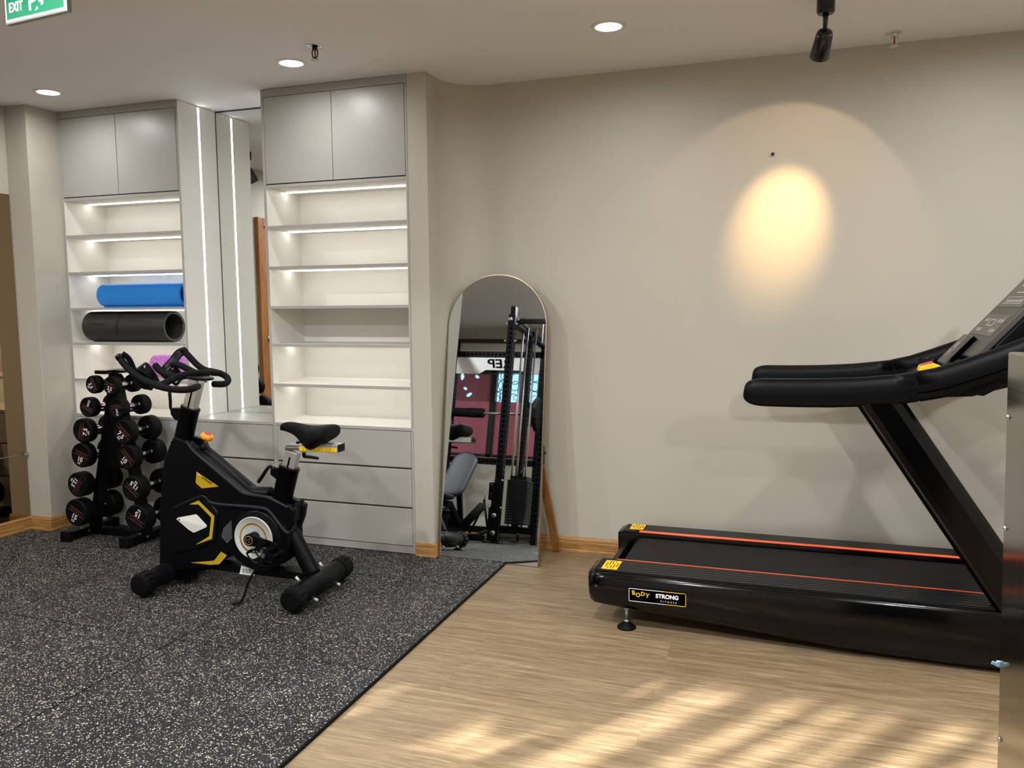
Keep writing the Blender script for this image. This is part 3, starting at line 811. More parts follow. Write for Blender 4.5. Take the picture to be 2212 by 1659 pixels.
# ================================================================== stainless cabinet at the right edge
sx0, sy1, sz1 = .3305, 1.5, 1.338
st = empty('stainless_cabinet', (.63, 1.2, -.012), label='tall brushed stainless steel cabinet cropped by the right edge', cat='cabinet')
def SXB(z): return sx0 + (sz1 - z) * .0200
m = MB(); X1 = .93; y0 = .92
m.add([(SXB(.08), y0, .08), (X1, y0, .08), (X1, sy1, .08), (SXB(.08), sy1, .08), (sx0, y0, sz1), (X1, y0, sz1), (X1, sy1, sz1), (sx0, sy1, sz1)],
      [(0, 3, 2, 1), (4, 5, 6, 7), (0, 1, 5, 4), (1, 2, 6, 5), (2, 3, 7, 6), (3, 0, 4, 7)])
m.build('body', 'stainless', st, bevel=.003)
m = MB()
for x in (.40, .86):
    for y in (.98, 1.44):
        m.cyl((x, y, -.012), (x, y, .08), .018, n=16)
m.build('foot', 'black_rubber', st)
for z in ((0.3278, 1.484, 1.234)[2], (0.3298, 1.484, 1.052)[2], (0.3377, 1.484, 0.6935)[2]):
    MB().lathe([(.0, .004), (.003, .0035), (.0045, .001), (.0045, 0)], (SXB(z), sy1 - .016, z), (-1, 0, 0), 16).build('bolt', 'chrome', st)
q = MB(); z = (0.3344, 1.5, 0.8175)[2]
q.box((SXB(z) - .005, sy1 - .004, z - .005), (SXB(z) + .003, sy1 + .003, z + .004)); q.obox((SXB(z) - .006, sy1, z - .002), .013, .003, .006, (0, .4, 0))
q.build('edge_clip', 'clip_blue', st, bevel=.001, label='pale blue plastic clip')

# ================================================================== exercise bike (its own x runs front to rear, y into the picture)
bk = empty('exercise_bike', (-2.174, 3.38, 0), math.radians(3.0), label='black indoor cycling bike with yellow decals standing on the rubber floor', cat='exercise bike')
def B(name, mb, m, parent=bk, **k): return mb.build(name, m, parent, local=True, **k)
def on(y, pts):
    return [(p[0], y, p[2]) for p in pts]

# stabilisers
def stabiliser(name, x, z, r, feet):
    s = MB(); s.cyl((x, -.205, z), (x, .205, z), r, n=40)
    s.cyl((x, -.10, z), (x, .10, z), r + .003, n=40)
    o = B(name, s, 'black_cover', bevel=.002)
    for sg in (-1, 1):
        c = MB(); prof = [(r + .001, .195), (r + .007, .200), (r + .007, .255), (r + .001, .268), (r - .010, .272), (.0, .272)]
        n = 72; vs = []
        for q, h in prof:
            for k in range(n):
                a = 2 * PI * k / n
                rr = q - (.0035 if (k // 3) % 2 and .199 < h < .26 else 0)
                vs.append((x + rr * math.cos(a), sg * h, z + rr * math.sin(a)))
        fs = [(i * n + k, i * n + (k + 1) % n, (i + 1) * n + (k + 1) % n, (i + 1) * n + k) for i in range(len(prof) - 1) for k in range(n)]
        c.add(vs, fs); B('end_cap', c, 'black_rubber', o)
        if feet:
            f = MB(); f.cyl((x, sg * .21, z), (x, sg * .21, .012), .007, n=12); f.lathe([(.0, .018), (.014, .016), (.030, .006), (.031, 0), (.0, 0)], (x, sg * .21, 0), (0, 0, 1), 32)
            B('levelling_foot', f, 'black_rubber', o)
    return o
rs = stabiliser('rear_stabilizer', 0, .071, .050, True)
fs_ = stabiliser('front_stabilizer', -.834, .071, .050, True)
m = MB()
for y in (-.11, .115):
    m.cyl((-.045, y, .11), (-.062, y, .128), .007, n=12); m.cyl((.030, y, .030), (.052, y, .022), .007, n=12)
B('bolt', m, 'silver_paint', rs)
m = MB(); m.cyl((-.834, -.272, .055), (-.80, -.272, .05), .03, n=24)
for sg in (-1, 1):
    w = MB(); w.cyl((-.885, sg * .17 - .012, .045), (-.885, sg * .17 + .012, .045), .038, n=32); w.box((-.895, sg * .17 - .02, .03), (-.83, sg * .17 - .014, .07)); w.box((-.895, sg * .17 + .014, .03), (-.83, sg * .17 + .02, .07))
    B('transport_wheel', w, 'black_rubber', fs_)

# frame: floor beam, rear leg, seat-tube mount, sloping top tube
fr = MB()
fr.bar((-.80, 0, .118), (.0, 0, .100), .07, .036)
fr.tube(smooth_path([(-0.1578, 0, 0.3333), (-0.1, 0, 0.232), (-0.0327, 0, 0.1131)], 6), .040, 28, flat=1.0)
fr.tube([(-0.2652, 0.02, 0.4906), (-0.3949, 0.02, 0.4881)], .038, 24)
fr.tube([(-0.7378, 0, 0.7281), (-0.5914, 0, 0.6438), (-0.3894, 0, 0.4883), (-0.3409, 0, 0.4486)], .036, 28, roundcap=True)
fr.tube([(-0.1794, 0, 0.565), (-0.204, 0, 0.4706), (-0.1891, 0, 0.3265)], .032, 20)
fr.cyl((-0.1159, -0.055, 0.3602), (-0.1835, 0.055, 0.3263), .033, n=32)
fr.box((-.84, -.03, .02), (-.72, .03, .14))
B('frame', fr, 'black_cover', bevel=.003)
m = MB(); a = Vector((-0.4251, -0.04, 0.1148)); m.prism([(a.x, -.0365, .088), (a.x + .085, -.0365, .085), (a.x + .085, -.0365, .120), (a.x + .012, -.0365, .132)], (0, .001, 0))
lbl = B('warning_label', m, 'white_print', None if False else bk)
m = MB()
for k in range(11): m.box((a.x + .014 + k * .006, -.0368, .094), (a.x + .014 + k * .006 + (.003 if k % 3 else .0015), -.0365, .118))
B('bar_lines', m, 'slot_black', lbl)

# side cover
OUT = [(-0.7561, -0.075, 0.7776), (-0.689, -0.075, 0.759), (-0.657, -0.075, 0.7509), (-0.6377, -0.075, 0.7097), (-0.5063, -0.075, 0.6154), (-0.3715, -0.075, 0.5203), (-0.3383, -0.075, 0.506), (-0.2636, -0.075, 0.501), (-0.2126, -0.075, 0.4947),
       (-0.1075, -0.075, 0.4575), (-0.0828, -0.075, 0.4453), (-0.0953, -0.075, 0.3852), (-0.1175, -0.075, 0.3334), (-0.1178, -0.075, 0.2644), (-0.1349, -0.075, 0.217), (-0.1622, -0.075, 0.1732), (-0.2097, -0.075, 0.1391), (-0.27, -0.075, 0.1201), (-0.322, -0.075, 0.1228),
       (-0.371, -0.075, 0.1399), (-0.417, -0.075, 0.1716), (-0.4576, -0.075, 0.2086), (-0.5, -0.075, 0.1603), (-0.5636, -0.075, 0.1266), (-0.6793, -0.075, 0.1004), (-0.8614, -0.075, 0.0732), (-0.8784, -0.075, 0.1181), (-0.8657, -0.075, 0.2816),
       (-0.8542, -0.075, 0.4268), (-0.8386, -0.075, 0.5471), (-0.8178, -0.075, 0.6621)]
m = MB(); m.prism(on(-.068, OUT), (0, .040, 0)); sc_ = B('side_cover', m, 'black_cover', bevel=.010, seg=3)
m = MB(); m.prism(on(.028, OUT), (0, .040, 0)); B('side_cover', m, 'black_cover', bevel=.010, seg=3)
oc = sum((Vector(p) for p in OUT), Vector()) / len(OUT)
m = MB(); m.prism([(oc.x + (p[0] - oc.x) * .93, -.03, oc.z - .01 + (p[2] - oc.z) * .90) for p in OUT], (0, .06, 0)); B('inner_housing', m, 'black_steel')
# raised edge bands
def band(pts, y, r, name='edge_band', m_='grey_ridge', flat=1.0):
    b = MB(); b.tube(smooth_path(on(y, pts), 5), r, 10, flat=flat); return B(name, b, m_, sc_)
band([(-0.6807, -0.072, 0.7565), (-0.6502, -0.072, 0.7203), (-0.6297, -0.072, 0.7001), (-0.5086, -0.072, 0.6123), (-0.3788, -0.072, 0.5192), (-0.3404, -0.072, 0.5052), (-0.2707, -0.072, 0.4999), (-0.2146, -0.072, 0.4916), (-0.1146, -0.072, 0.4517)], -.066, .0085)
band([(-0.5629, -0.078, 0.4589), (-0.5047, -0.078, 0.4483), (-0.3729, -0.078, 0.4468), (-0.2615, -0.078, 0.4443), (-0.2185, -0.078, 0.4308), (-0.1747, -0.078, 0.3808), (-0.1358, -0.078, 0.3375), (-0.1108, -0.078, 0.3301)], -.072, .0095)
band([(-0.7677, -0.08, 0.4141), (-0.6917, -0.08, 0.4495), (-0.614, -0.08, 0.4799), (-0.5844, -0.08, 0.4816), (-0.5511, -0.08, 0.4507), (-0.5109, -0.08, 0.4015)], -.070, .006)
m = MB(); m.prism(on(-.076, [(-0.7729, -0.077, 0.413), (-0.6165, -0.077, 0.4767), (-0.5894, -0.077, 0.4783), (-0.508, -0.077, 0.3963), (-0.5282, -0.077, 0.263), (-0.6389, -0.077, 0.2121), (-0.7922, -0.077, 0.1764), (-0.8445, -0.077, 0.2354), (-0.8316, -0.077, 0.3567)]), (0, .010, 0))
B('hexagon_panel', m, 'black_satin', sc_, bevel=.004)
m = MB(); m.prism(on(-.071, [(-0.6561, -0.07, 0.5413), (-0.5667, -0.07, 0.4991), (-0.598, -0.07, 0.5162), (-0.6348, -0.07, 0.5354)]), (0, .003, 0)); B('cover_crease', m, 'grey_ridge', sc_)
# decals
Y0 = -.0695
m = MB(); m.prism(on(Y0, [(-0.6246, -0.0695, 0.6063), (-0.5009, -0.0695, 0.5377), (-0.598, -0.0695, 0.5231), (-0.633, -0.0695, 0.5495)]), (0, .002, 0)); d1 = B('yellow_decal', m, 'yellow_decal', sc_)
p0 = Vector((-0.5919, -0.0702, 0.5775)); p1 = Vector((-0.5398, -0.0702, 0.5498))
c0 = (p0 + p1) / 2; dx = (p1 - p0)
text('decal_lettering', 'STRONG', .0135, 'slot_black', d1, c0, dx, dx.cross(Vector((0, 1, 0))), ext=.0003, bold=.0003, space=1.25, local=True)
text('decal_lettering', 'V', .018, 'white_print', d1, (-0.6127, -0.0702, 0.5906), dx, dx.cross(Vector((0, 1, 0))), ext=.0003, local=True)
AR = [(-0.6704, -0.0765, 0.4392), (-0.6149, -0.0765, 0.4626), (-0.5275, -0.0765, 0.3879), (-0.5469, -0.0765, 0.271), (-0.6463, -0.0765, 0.2329), (-0.5624, -0.0765, 0.2841), (-0.5456, -0.0765, 0.3796), (-0.6168, -0.0765, 0.4417)]
m = MB(); q = on(-.0768, AR); bb = [(p[0], -.0758, p[2]) for p in q]
m.add(q + bb, [(0, 1, 7), (1, 2, 6, 7), (2, 3, 5, 6), (3, 4, 5), (0, 8, 9, 1), (1, 9, 10, 2), (2, 10, 11, 3), (3, 11, 12, 4), (4, 12, 13, 5), (5, 13, 14, 6), (6, 14, 15, 7), (7, 15, 8, 0)])
B('yellow_decal', m, 'yellow_decal', sc_)
LA = [(-0.6819, -0.069, 0.1356), (-0.5464, -0.069, 0.1571), (-0.503, -0.069, 0.2064), (-0.4708, -0.069, 0.1892), (-0.516, -0.069, 0.1412), (-0.5676, -0.069, 0.134)]
m = MB(); q = on(-.0695, LA); bb = [(p[0], -.068, p[2]) for p in q]
m.add(q + bb, [(0, 1, 5), (1, 4, 5), (1, 2, 3, 4)] + [(k, (k + 1) % 6, 6 + (k + 1) % 6, 6 + k) for k in range(6)]); B('yellow_decal', m, 'yellow_decal', sc_)
# white faceted badge
WBp = [(-0.7496, -0.078, 0.3586), (-0.7389, -0.078, 0.3677), (-0.6339, -0.078, 0.391), (-0.6234, -0.078, 0.3845), (-0.5738, -0.078, 0.3381), (-0.5764, -0.078, 0.3285), (-0.6444, -0.078, 0.2978), (-0.6553, -0.078, 0.297), (-0.6802, -0.078, 0.3096)]
c = Vector((-0.6437, -0.084, 0.3422)); q = on(-.079, WBp); n = len(q)
m = MB(); m.add(q + [tuple(c)] + on(-.074, WBp), [(k, (k + 1) % n, n) for k in range(n)] + [(k, n + 1 + k, n + 1 + (k + 1) % n, (k + 1) % n) for k in range(n)])
wb = B('white_badge', m, 'white_plastic', sc_)
m = MB(); m.cyl((-0.7328, -0.0795, 0.3577), (-0.7312, -0.0815, 0.3583), .004, n=12); B('badge_screw', m, 'slot_black', wb)
# hatching
h0 = Vector((-0.4967, -0.0695, 0.3575)); h1 = Vector((-0.4337, -0.0695, 0.2606))
m = MB(); W_ = h1.x - h0.x; H_ = h0.z - h1.z
for k in range(10):
    t = k / 9; za = h0.z - .0 - H_ * (t * .86)
    L = W_ * (.40 + .60 * (1 - abs(t - .30) * 1.15))
    xe = h0.x + W_ * .97; L = max(.012, min(L, W_ * .95)); zt = za + .010
    m.bar((xe, -.0695, zt), (xe - L, -.0695, zt - L * .92), .0012, .0024, up=(0, 0, 1))
B('hatch_print', m, 'grey_print', sc_)
m = MB(); m.cyl((-0.7628, -0.067, 0.7479), (-0.7608, -0.0695, 0.7484), .0055, n=12)
for px in ((-0.5841, -0.07, 0.1138), (-0.5539, -0.07, 0.1234), (-0.5404, -0.07, 0.1222)): m.cyl((px[0], -.037, px[2]), (px[0], -.072, px[2]), .0022, n=8)
B('cover_screw', m, 'slot_black', sc_)

# drive disc, crank and pedals
C0 = (-0.3063, -0.085, 0.294)
cx_, cz_ = C0[0], C0[2]
m = MB(); m.lathe([(.0, .078), (.128, .078), (.136, .070), (.136, .0)], (cx_ + .012, 0, cz_ + .002), (0, -1, 0), 72); B('drive_housing', m, 'black_satin', sc_)
m = MB(); m.lathe([(.0, .083), (.100, .083), (.1035, .087), (.106, .083), (.106, .074)], (cx_, 0, cz_), (0, -1, 0), 72); dd = B('drive_disc', m, 'silver_paint', label='pale silver disc with a gold ring')
m = MB(); m.lathe([(.068, .0832), (.068, .0842), (.076, .0842), (.076, .0832)], (cx_, 0, cz_), (0, -1, 0), 72, cap=False); B('gold_ring', m, 'gold_print', dd)
m = MB()
for k in range(72):
    a = 2 * PI * k / 72 + .3
    if (k % 36) < 20: pass
    elif k % 2: continue
    ca, sa = math.cos(a), math.sin(a); w = .0016 if (k % 36) >= 20 else .0030
    r0, r1 = (.070, .0745)
    if (k % 36) >= 20:
        m.add([(cx_ + r * ca - t * sa, -.0846, cz_ + r * sa + t * ca) for r, t in ((.0705, -.0032), (.0735, -.0032), (.0735, .0032), (.0705, .0032))], [(0, 1, 2, 3)])
    else:
        m.add([(cx_ + r * ca - t * sa, -.0846, cz_ + r * sa + t * ca) for r, t in ((r0, -.0017), (r1 + .002, -.0017), (r1 + .002, .0017), (r0, .0017))], [(0, 1, 2, 3)])
B('ring_marks', m, 'slot_black', dd)
K0 = (-0.2964, -0.125, 0.298); K1 = (-0.1472, -0.125, 0.2768)
def crank(y, p, q, sgn):
    m = MB(); m.cyl((p[0], y - .012 * sgn, p[2]), (p[0], y + .045 * sgn, p[2]), .030, n=40)
    d = Vector((q[0] - p[0], 0, q[2] - p[2])); t = d.normalized(); s = Vector((-t.z, 0, t.x)); L = d.length
    P0 = Vector((p[0], y, p[2]))
    prof = [(.0, .027), (.03, .026), (L * .6, .017), (L, .013)]
    poly = [P0 + t * u + s * w for u, w in prof] + [P0 + t * (L + .010)] + [P0 + t * u - s * w for u, w in reversed(prof)]
    m.prism([x - Vector((0, .009, 0)) for x in poly], (0, .018, 0))
    o = B('crank_arm', m, 'black_satin', bevel=.003)
    return o, P0, t
ca_, P0, t_ = crank(-.125, K0, K1, 1)
m = MB(); m.lathe([(.019, .0), (.0215, .0), (.0215, -.0012), (.019, -.0012), (.019, 0)], (K0[0], -.1372, K0[2]), (0, 1, 0), 40, cap=False)
B('hub_ring', m, 'gold_print', ca_)
m = MB(); m.lathe([(.0, .0), (.0185, .0), (.0185, -.0009), (.0, -.0009)], (K0[0], -.1373, K0[2]), (0, 1, 0), 40); cp_ = B('hub_cap', m, 'slot_black', ca_)
m = MB()
for q in range(3):
    a = q * 2.1 + .4
    m.tube([(K0[0] + .005 * math.cos(a + i * .5) + .006 * math.cos(a), -.1386, K0[2] + .005 * math.sin(a + i * .5) + .006 * math.sin(a)) for i in range(6)], .0009, 6)
B('hub_emblem', m, 'gold_print', cp_)
L_ = (Vector((K1[0], 0, K1[2])) - Vector((K0[0], 0, K0[2]))).length
K2 = (K0[0] - t_.x * L_, .125, K0[2] - t_.z * L_)
cb2, _, _ = crank(.125, (K0[0], .125, K0[2]), K2, -1)
def pedal(c, sgn, tilt):
    r = MB(); c = Vector(c); R_ = Matrix.Rotation(tilt, 3, 'Y')
    def P(u, v, w): return c + R_ @ Vector((u, 0, w)) + Vector((0, v * sgn, 0))
    def bx(u0, u1, v0, v1, w0, w1, mb):
        vs = [P(u, v, w) for w in (w0, w1) for u, v in ((u0, v0), (u1, v0), (u1, v1), (u0, v1))]
        mb.add(vs, [(0, 3, 2, 1), (4, 5, 6, 7), (0, 1, 5, 4), (1, 2, 6, 5), (2, 3, 7, 6), (3, 0, 4, 7)])
    r.cyl(c + Vector((0, .015 * sgn, 0)), c - Vector((0, .10 * sgn, 0)), .010, n=16)
    for u0, u1 in ((-.050, -.040), (.040, .050), (-.012, .012)): bx(u0, u1, -.100, -.012, -.012, .012, r)
    for v0, v1 in ((-.104, -.096), (-.020, -.010)): bx(-.052, .052, v0, v1, -.012, .012, r)
    for k in range(9): bx(.046, .056, -.094 + k * .0095, -.090 + k * .0095, -.014, .014, r); bx(-.056, -.046, -.094 + k * .0095, -.090 + k * .0095, -.014, .014, r)
    o = B('pedal', r, 'black_satin')
    g = MB()
    for v in (-.094, -.022):
        pts = [P(-.045, v, -.01), P(-.075, v, -.035), P(-.080, v * .9 - .006, -.062), P(-.045, v * .8 - .01, -.078), P(.005, v * .75 - .012, -.075), P(.025, v * .8 - .01, -.066)]
        g.tube(smooth_path(pts, 4), .0042, 8, flat=1.0)
    g.tube([P(-.082, -.094, -.055), P(-.084, -.058, -.058), P(-.082, -.022, -.055)], .006, 8)
    for v in (-.085, -.058, -.031): bx(-.045, .03, v - .006, v + .006, -.082, -.078, g)
    bx(-.05, .0, -.10, -.016, -.083, -.079, g)
    B('toe_cage', g, 'black_plastic', o)
    s_ = MB(); bx(-.010, .016, -.108, -.106, -.070, .012, s_); bx(-.012, .014, -.104, -.01, -.087, -.083, s_); B('strap', s_, 'black_rubber', o)
    bl = MB(); bx(-.004, .012, -.112, -.106, -.02, .0, bl); bx(-.020, -.006, -.112, -.104, -.006, .010, bl); B('buckle', bl, 'bright_steel', o)
    return o
pp_ = Vector((K1[0], -.134, K1[2]))
pedal(pp_, 1, math.radians(28)); pedal((K2[0], .134, K2[2]), -1, math.radians(28))
m = MB(); pz = Vector(K1); m.tube(smooth_path([(pz.x - .03, -.19, pz.z - .06), (pz.x - .075, -.20, pz.z - .10), (pz.x - .115, -.20, pz.z - .16), (pz.x - .155, -.205, .02), (pz.x - .20, -.22, .006)], 5), .005, 8)
B('hanging_strap', m, 'black_rubber')

# front sleeve, handlebar post
def ovaltube(name, p, q, w, d, m_, lip=True, par=bk, bev=0):
    """oval sleeve from p (bottom) to q (top); w along x, d along y"""
    p = Vector(p); q = Vector(q); ax = (q - p).normalized(); x = Vector((1, 0, 0)); x = (x - ax * x.dot(ax)).normalized(); y = ax.cross(x)
    rings = []; L = (q - p).length
    for h, s in ([(0, .94), (.012, 1), (L - .012, 1), (L - .011, 1.06), (L - .002, 1.06), (L, 1.02)] if lip else [(0, 1), (L, 1)]):
        rings.append([p + ax * h + x * (w / 2 * s * math.copysign(abs(math.cos(a)) ** .8, math.cos(a))) + y * (d / 2 * s * math.copysign(abs(math.sin(a)) ** .8, math.sin(a))) for a in [2 * PI * k / 40 for k in range(40)]])
    return B(name, MB().loft(rings), m_, par)
FT = Vector((-0.694, 0, 0.9218)); FB = Vector((-0.7476, 0, 0.7516))
ovaltube('handlebar_sleeve', FB - (FT - FB) * .25, FT, .092, .075, 'black_cover')
HT_ = Vector((-0.6448, 0, 1.073)); ax = (HT_ - FT)
def flatpost(name, p, q, w, d, par=bk):
    p = Vector(p); q = Vector(q); t = (q - p).normalized(); s = t.cross(Vector((0, 1, 0))).normalized()
    m = MB(); m.bar(p, q, d, w, up=s); o = B(name, m, 'alu', par, bevel=.005)
    g = MB(); a = p + (q - p) * .08; b = p + (q - p) * .80
    g.bar(a + Vector((0, -d / 2 - .0002, 0)), b + Vector((0, -d / 2 - .0002, 0)), .0012, .0085, up=s); B('slot', g, 'slot_black', o)
    g = MB(); off = s * -.0062; g.bar(a + off + Vector((0, -d / 2 - .0002, 0)), b + off + Vector((0, -d / 2 - .0002, 0)), .0010, .0012, up=s); B('scale_stripe', g, 'yellow_decal', o)
    return o
flatpost('handlebar_post', FT - ax * .2, HT_, .066, .042)
# mounting collar + pop pin lever in front
m = MB(); a = Vector((-0.7727, 0, 0.896)); m.prism([(a.x - .028, -.022, a.z + .020), (a.x + .03, -.022, a.z + .020), (a.x + .03, -.022, a.z - .045), (a.x - .005, -.022, a.z - .040), (a.x - .028, -.022, a.z - .012)], (0, .044, 0)); B('clamp_block', m, 'black_satin', bevel=.003)
def lever(name, pts, r, knobm='black_plastic'):
    m = MB(); m.tube(smooth_path(pts, 5), [r[0] + (r[1] - r[0]) * i / (5 * (len(pts) - 1)) for i in range(5 * (len(pts) - 1) + 1)], 12, roundcap=True); return B(name, m, knobm)
lv = lever('adjusting_lever', [(-0.7807, 0, 0.9005), (-0.7991, -0.005, 0.8983), (-0.8065, -0.01, 0.9177), (-0.8044, -0.012, 0.9512), (-0.8062, -0.012, 0.9913)], (.0065, .0085))
m = MB(); m.cyl((-0.7999, 0, 0.9048), (-0.7831, 0, 0.9076), .009, n=16); B('lever_pin', m, 'chrome', lv)

# handlebar
T = .0165
hb = MB()
near = smooth_path([(-0.9313, -0.2, 1.181), (-0.9088, -0.2, 1.152), (-0.8628, -0.2, 1.112), (-0.8008, -0.2, 1.075), (-0.7174, -0.2, 1.047), (-0.6445, -0.2, 1.034), (-0.5807, -0.195, 1.031), (-0.5569, -0.165, 1.033), (-0.5717, -0.1, 1.038)], 6)
far = smooth_path([(-0.872, 0.2, 1.193), (-0.8419, 0.2, 1.163), (-0.7954, 0.2, 1.12), (-0.7538, 0.2, 1.095), (-0.7059, 0.2, 1.086), (-0.6583, 0.2, 1.076), (-0.6163, 0.195, 1.059), (-0.5899, 0.17, 1.04), (-0.5787, 0.12, 1.029), (-0.6004, 0.07, 1.033)], 6)
hb.tube(near, T, 20, roundcap=True); hb.tube(far, T, 20, roundcap=True)
hb.tube(smooth_path([(-0.7227, -0.2, 1.047), (-0.7148, -0.15, 1.058), (-0.7024, -0.09, 1.078), (-0.6785, -0.04, 1.091), (-0.6506, 0.02, 1.092), (-0.6487, 0.11, 1.087), (-0.6583, 0.2, 1.077)], 6), T * 1.02, 20, roundcap=True)
hb.tube(smooth_path([(-0.8488, -0.05, 1.13), (-0.8306, -0.05, 1.112), (-0.7878, -0.05, 1.091), (-0.7379, -0.045, 1.078), (-0.6948, -0.03, 1.084)], 5), T * 1.08, 20, roundcap=True)
hb.tube(smooth_path([(-0.8423, 0.07, 1.131), (-0.8086, 0.07, 1.129), (-0.7648, 0.07, 1.113), (-0.7082, 0.06, 1.093), (-0.6596, 0.05, 1.087)], 5), T * .98, 20, roundcap=True)
HB = B('handlebar', hb, 'black_foam')
for a, b in ((near[0], near[1]), (far[0], far[1])):
    d_ = (a - b).normalized(); m = MB(); m.tube([a - d_ * .006, a + d_ * .013, a + d_ * .018], [T + .002, T + .002, T - .004], 24); B('grip_cap', m, 'black_gloss', HB)
# flat mounting plate
pc = Vector((-0.637, -0.01, 1.079)); m = MB()
ring_ = []
for h, s in ((0, .9), (.004, 1), (.010, 1), (.014, .93)):
    ring_.append([(pc.x + .085 * s * math.cos(a), pc.y + .058 * s * math.sin(a), pc.z - .012 + h + .04 * 0 + (-.10) * .085 * math.cos(a)) for a in [2 * PI * k / 40 for k in range(40)]])
m.loft(ring_); B('mount_plate', m, 'black_satin', HB)
m = MB(); m.cyl((pc.x + .045, -.01, pc.z - .030), (pc.x + .045, -.01, pc.z - .01), .008, n=12); m.box((pc.x - .04, -.03, pc.z - .035), (pc.x + .02, .02, pc.z - .008)); B('plate_clamp', m, 'chrome', HB)
# bent support blades from the horn tips to the bottle holders
m = MB(); m.tube(smooth_path([(-0.9164, -0.2, 1.202), (-0.8939, -0.19, 1.183), (-0.883, -0.18, 1.151), (-0.8728, -0.17, 1.105), (-0.8557, -0.15, 1.044), (-0.8383, -0.12, 1.028)], 5), .015, 12, flat=.28, up=(0, 1, 0)); B('support_blade', m, 'black_satin', HB)
m = MB(); m.tube(smooth_path([(-0.872, 0.2, 1.193), (-0.8919, 0.18, 1.179), (-0.905, 0.15, 1.142), (-0.9295, 0.12, 1.102), (-0.9236, 0.09, 1.083), (-0.8618, 0.06, 1.048)], 5), .023, 12, flat=.22, up=(0, 1, 0))
B('support_blade', m, 'black_satin', HB)
def holder(c, axis, ra, rb, w, par):
    """bent strap ring with oval openings that cradles a bottle"""
    na, nw = 110, 12; c = Vector(c); ax = Vector(axis).normalized(); s1 = Vector((1, 0, 0)); s1 = (s1 - ax * s1.dot(ax)).normalized(); s2 = s1.cross(ax).normalized()
    if s2.z < 0: s2 = -s2
    vs = []; fs = []
    for j in range(nw + 1):
        for i in range(na):
            a = 2 * PI * i / na; q = j / nw - .5; k = 1 - .10 * q
            ww = w * (1 - .30 * abs(math.cos(a)) ** 2)
            vs.append(c + ax * (ww * q) + s1 * (ra * k * math.cos(a)) + s2 * (rb * k * math.sin(a)))
    for j in range(nw):
        for i in range(na):
            a = 360 * (i + .5) / na; q = (j + .5) / nw - .5
            if any((((a - ha + 180) % 360 - 180) / da) ** 2 + ((q - hq) / .26) ** 2 < 1 for ha, da, hq in ((72, 9, -.02), (106, 9, -.02), (252, 9, 0), (290, 9, 0))): continue
            fs.append((j * na + i, j * na + (i + 1) % na, (j + 1) * na + (i + 1) % na, (j + 1) * na + i))
    return B('bottle_holder', MB().add(vs, fs, True), 'black_satin', par, solid=.004)
holder((-0.8512, -0.11, 1.086), (.22, .72, .55), .040, .066, .062, HB)
holder((-0.8529, 0.09, 1.074), (.22, .72, .55), .036, .050, .055, HB)

# resistance knob
kb = Vector((-0.6284, 0, 0.7181)); kt = Vector((-0.6064, 0, 0.7734)); kx = (kt - kb).normalized()
m = MB(); m.cyl(kb - kx * .02, kb + kx * .012, .014, n=24); kn = B('brake_knob', m, 'black_rubber')
m = MB(); m.cyl(kb, kt, .0055, n=16); B('stem', m, 'bright_steel', kn)
m = MB(); s = kx.orthogonal().normalized(); u = kx.cross(s); n = 60; vs = []
for r_, h_ in ((.010, -.016), (.027, -.014), (.033, -.004), (.033, .006), (.028, .013), (.014, .016), (.0, .016)):
    for k in range(n):
        a = 2 * PI * k / n; rr = r_ * (1 - (.10 * max(0, math.cos(7 * a)) if r_ > .02 else 0))
        vs.append(kt + kx * h_ + s * rr * math.cos(a) + u * rr * math.sin(a))
m.add(vs, [(i * n + k, i * n + (k + 1) % n, (i + 1) * n + (k + 1) % n, (i + 1) * n + k) for i in range(6) for k in range(n)], True); B('knob_head', m, 'orange_knob', kn, label='orange knob head')
m = MB(); m.lathe([(.0, .0175), (.017, .0175), (.017, .015)], kt, kx, 32, smooth=False); B('knob_cap', m, 'red', kn)

# seat sleeve, post, rail, saddle
ST = Vector((-0.1403, 0, 0.6432)); SB = Vector((-0.1969, 0, 0.4524))
ovaltube('seat_sleeve', SB - (ST - SB) * .12, ST, .098, .075, 'black_cover')
PT = Vector((-0.1169, 0, 0.72)); ax2 = PT - ST
flatpost('seat_post', ST - ax2 * .8, PT, .068, .042)
m = MB(); m.prism(on(-.05, [(-0.0924, -0.04, 0.4751), (-0.1342, -0.04, 0.4473), (-0.148, -0.04, 0.3564), (-0.1067, -0.04, 0.3707)]), (0, .10, 0)); B('seat_bracket', m, 'black_cover', bevel=.008)
m = MB(); a = Vector((-0.2184, 0, 0.6211)); m.prism([(a.x - .020, -.018, a.z + .010), (a.x + .05, -.018, a.z + .018), (a.x + .04, -.018, a.z - .05), (a.x + .012, -.018, a.z - .045), (a.x - .022, -.018, a.z - .022)], (0, .036, 0)); B('clamp_block', m, 'black_satin', bevel=.003)
lv = lever('adjusting_lever', [(-0.2283, 0, 0.6322), (-0.245, -0.01, 0.6392), (-0.2579, -0.015, 0.6268), (-0.2828, -0.015, 0.5931), (-0.3077, -0.015, 0.5616)], (.007, .0095))
m = MB(); m.cyl((-0.2438, 0, 0.6338), (-0.2283, 0, 0.6322), .010, n=16); B('lever_pin', m, 'chrome', lv)
RA = Vector((-0.1487, -0.03, 0.7422)); RB = Vector((0.1301, -0.03, 0.7309)); RM = Vector((-0.0704, -0.03, 0.7408))
rt = (RB - RA).normalized(); zt = RA.z
rl = MB()
rl.box((RA.x, -.027, RA.z - .014), (RB.x - .065, .027, RA.z + .001)); rl.box((RA.x + .004, -.022, RA.z + .001), (RM.x + .03, -.010, RA.z + .012)); rl.box((RA.x + .004, .010, RA.z + .001), (RM.x + .03, .022, RA.z + .012))
RL = B('seat_rail', rl, 'bright_steel', bevel=.002)
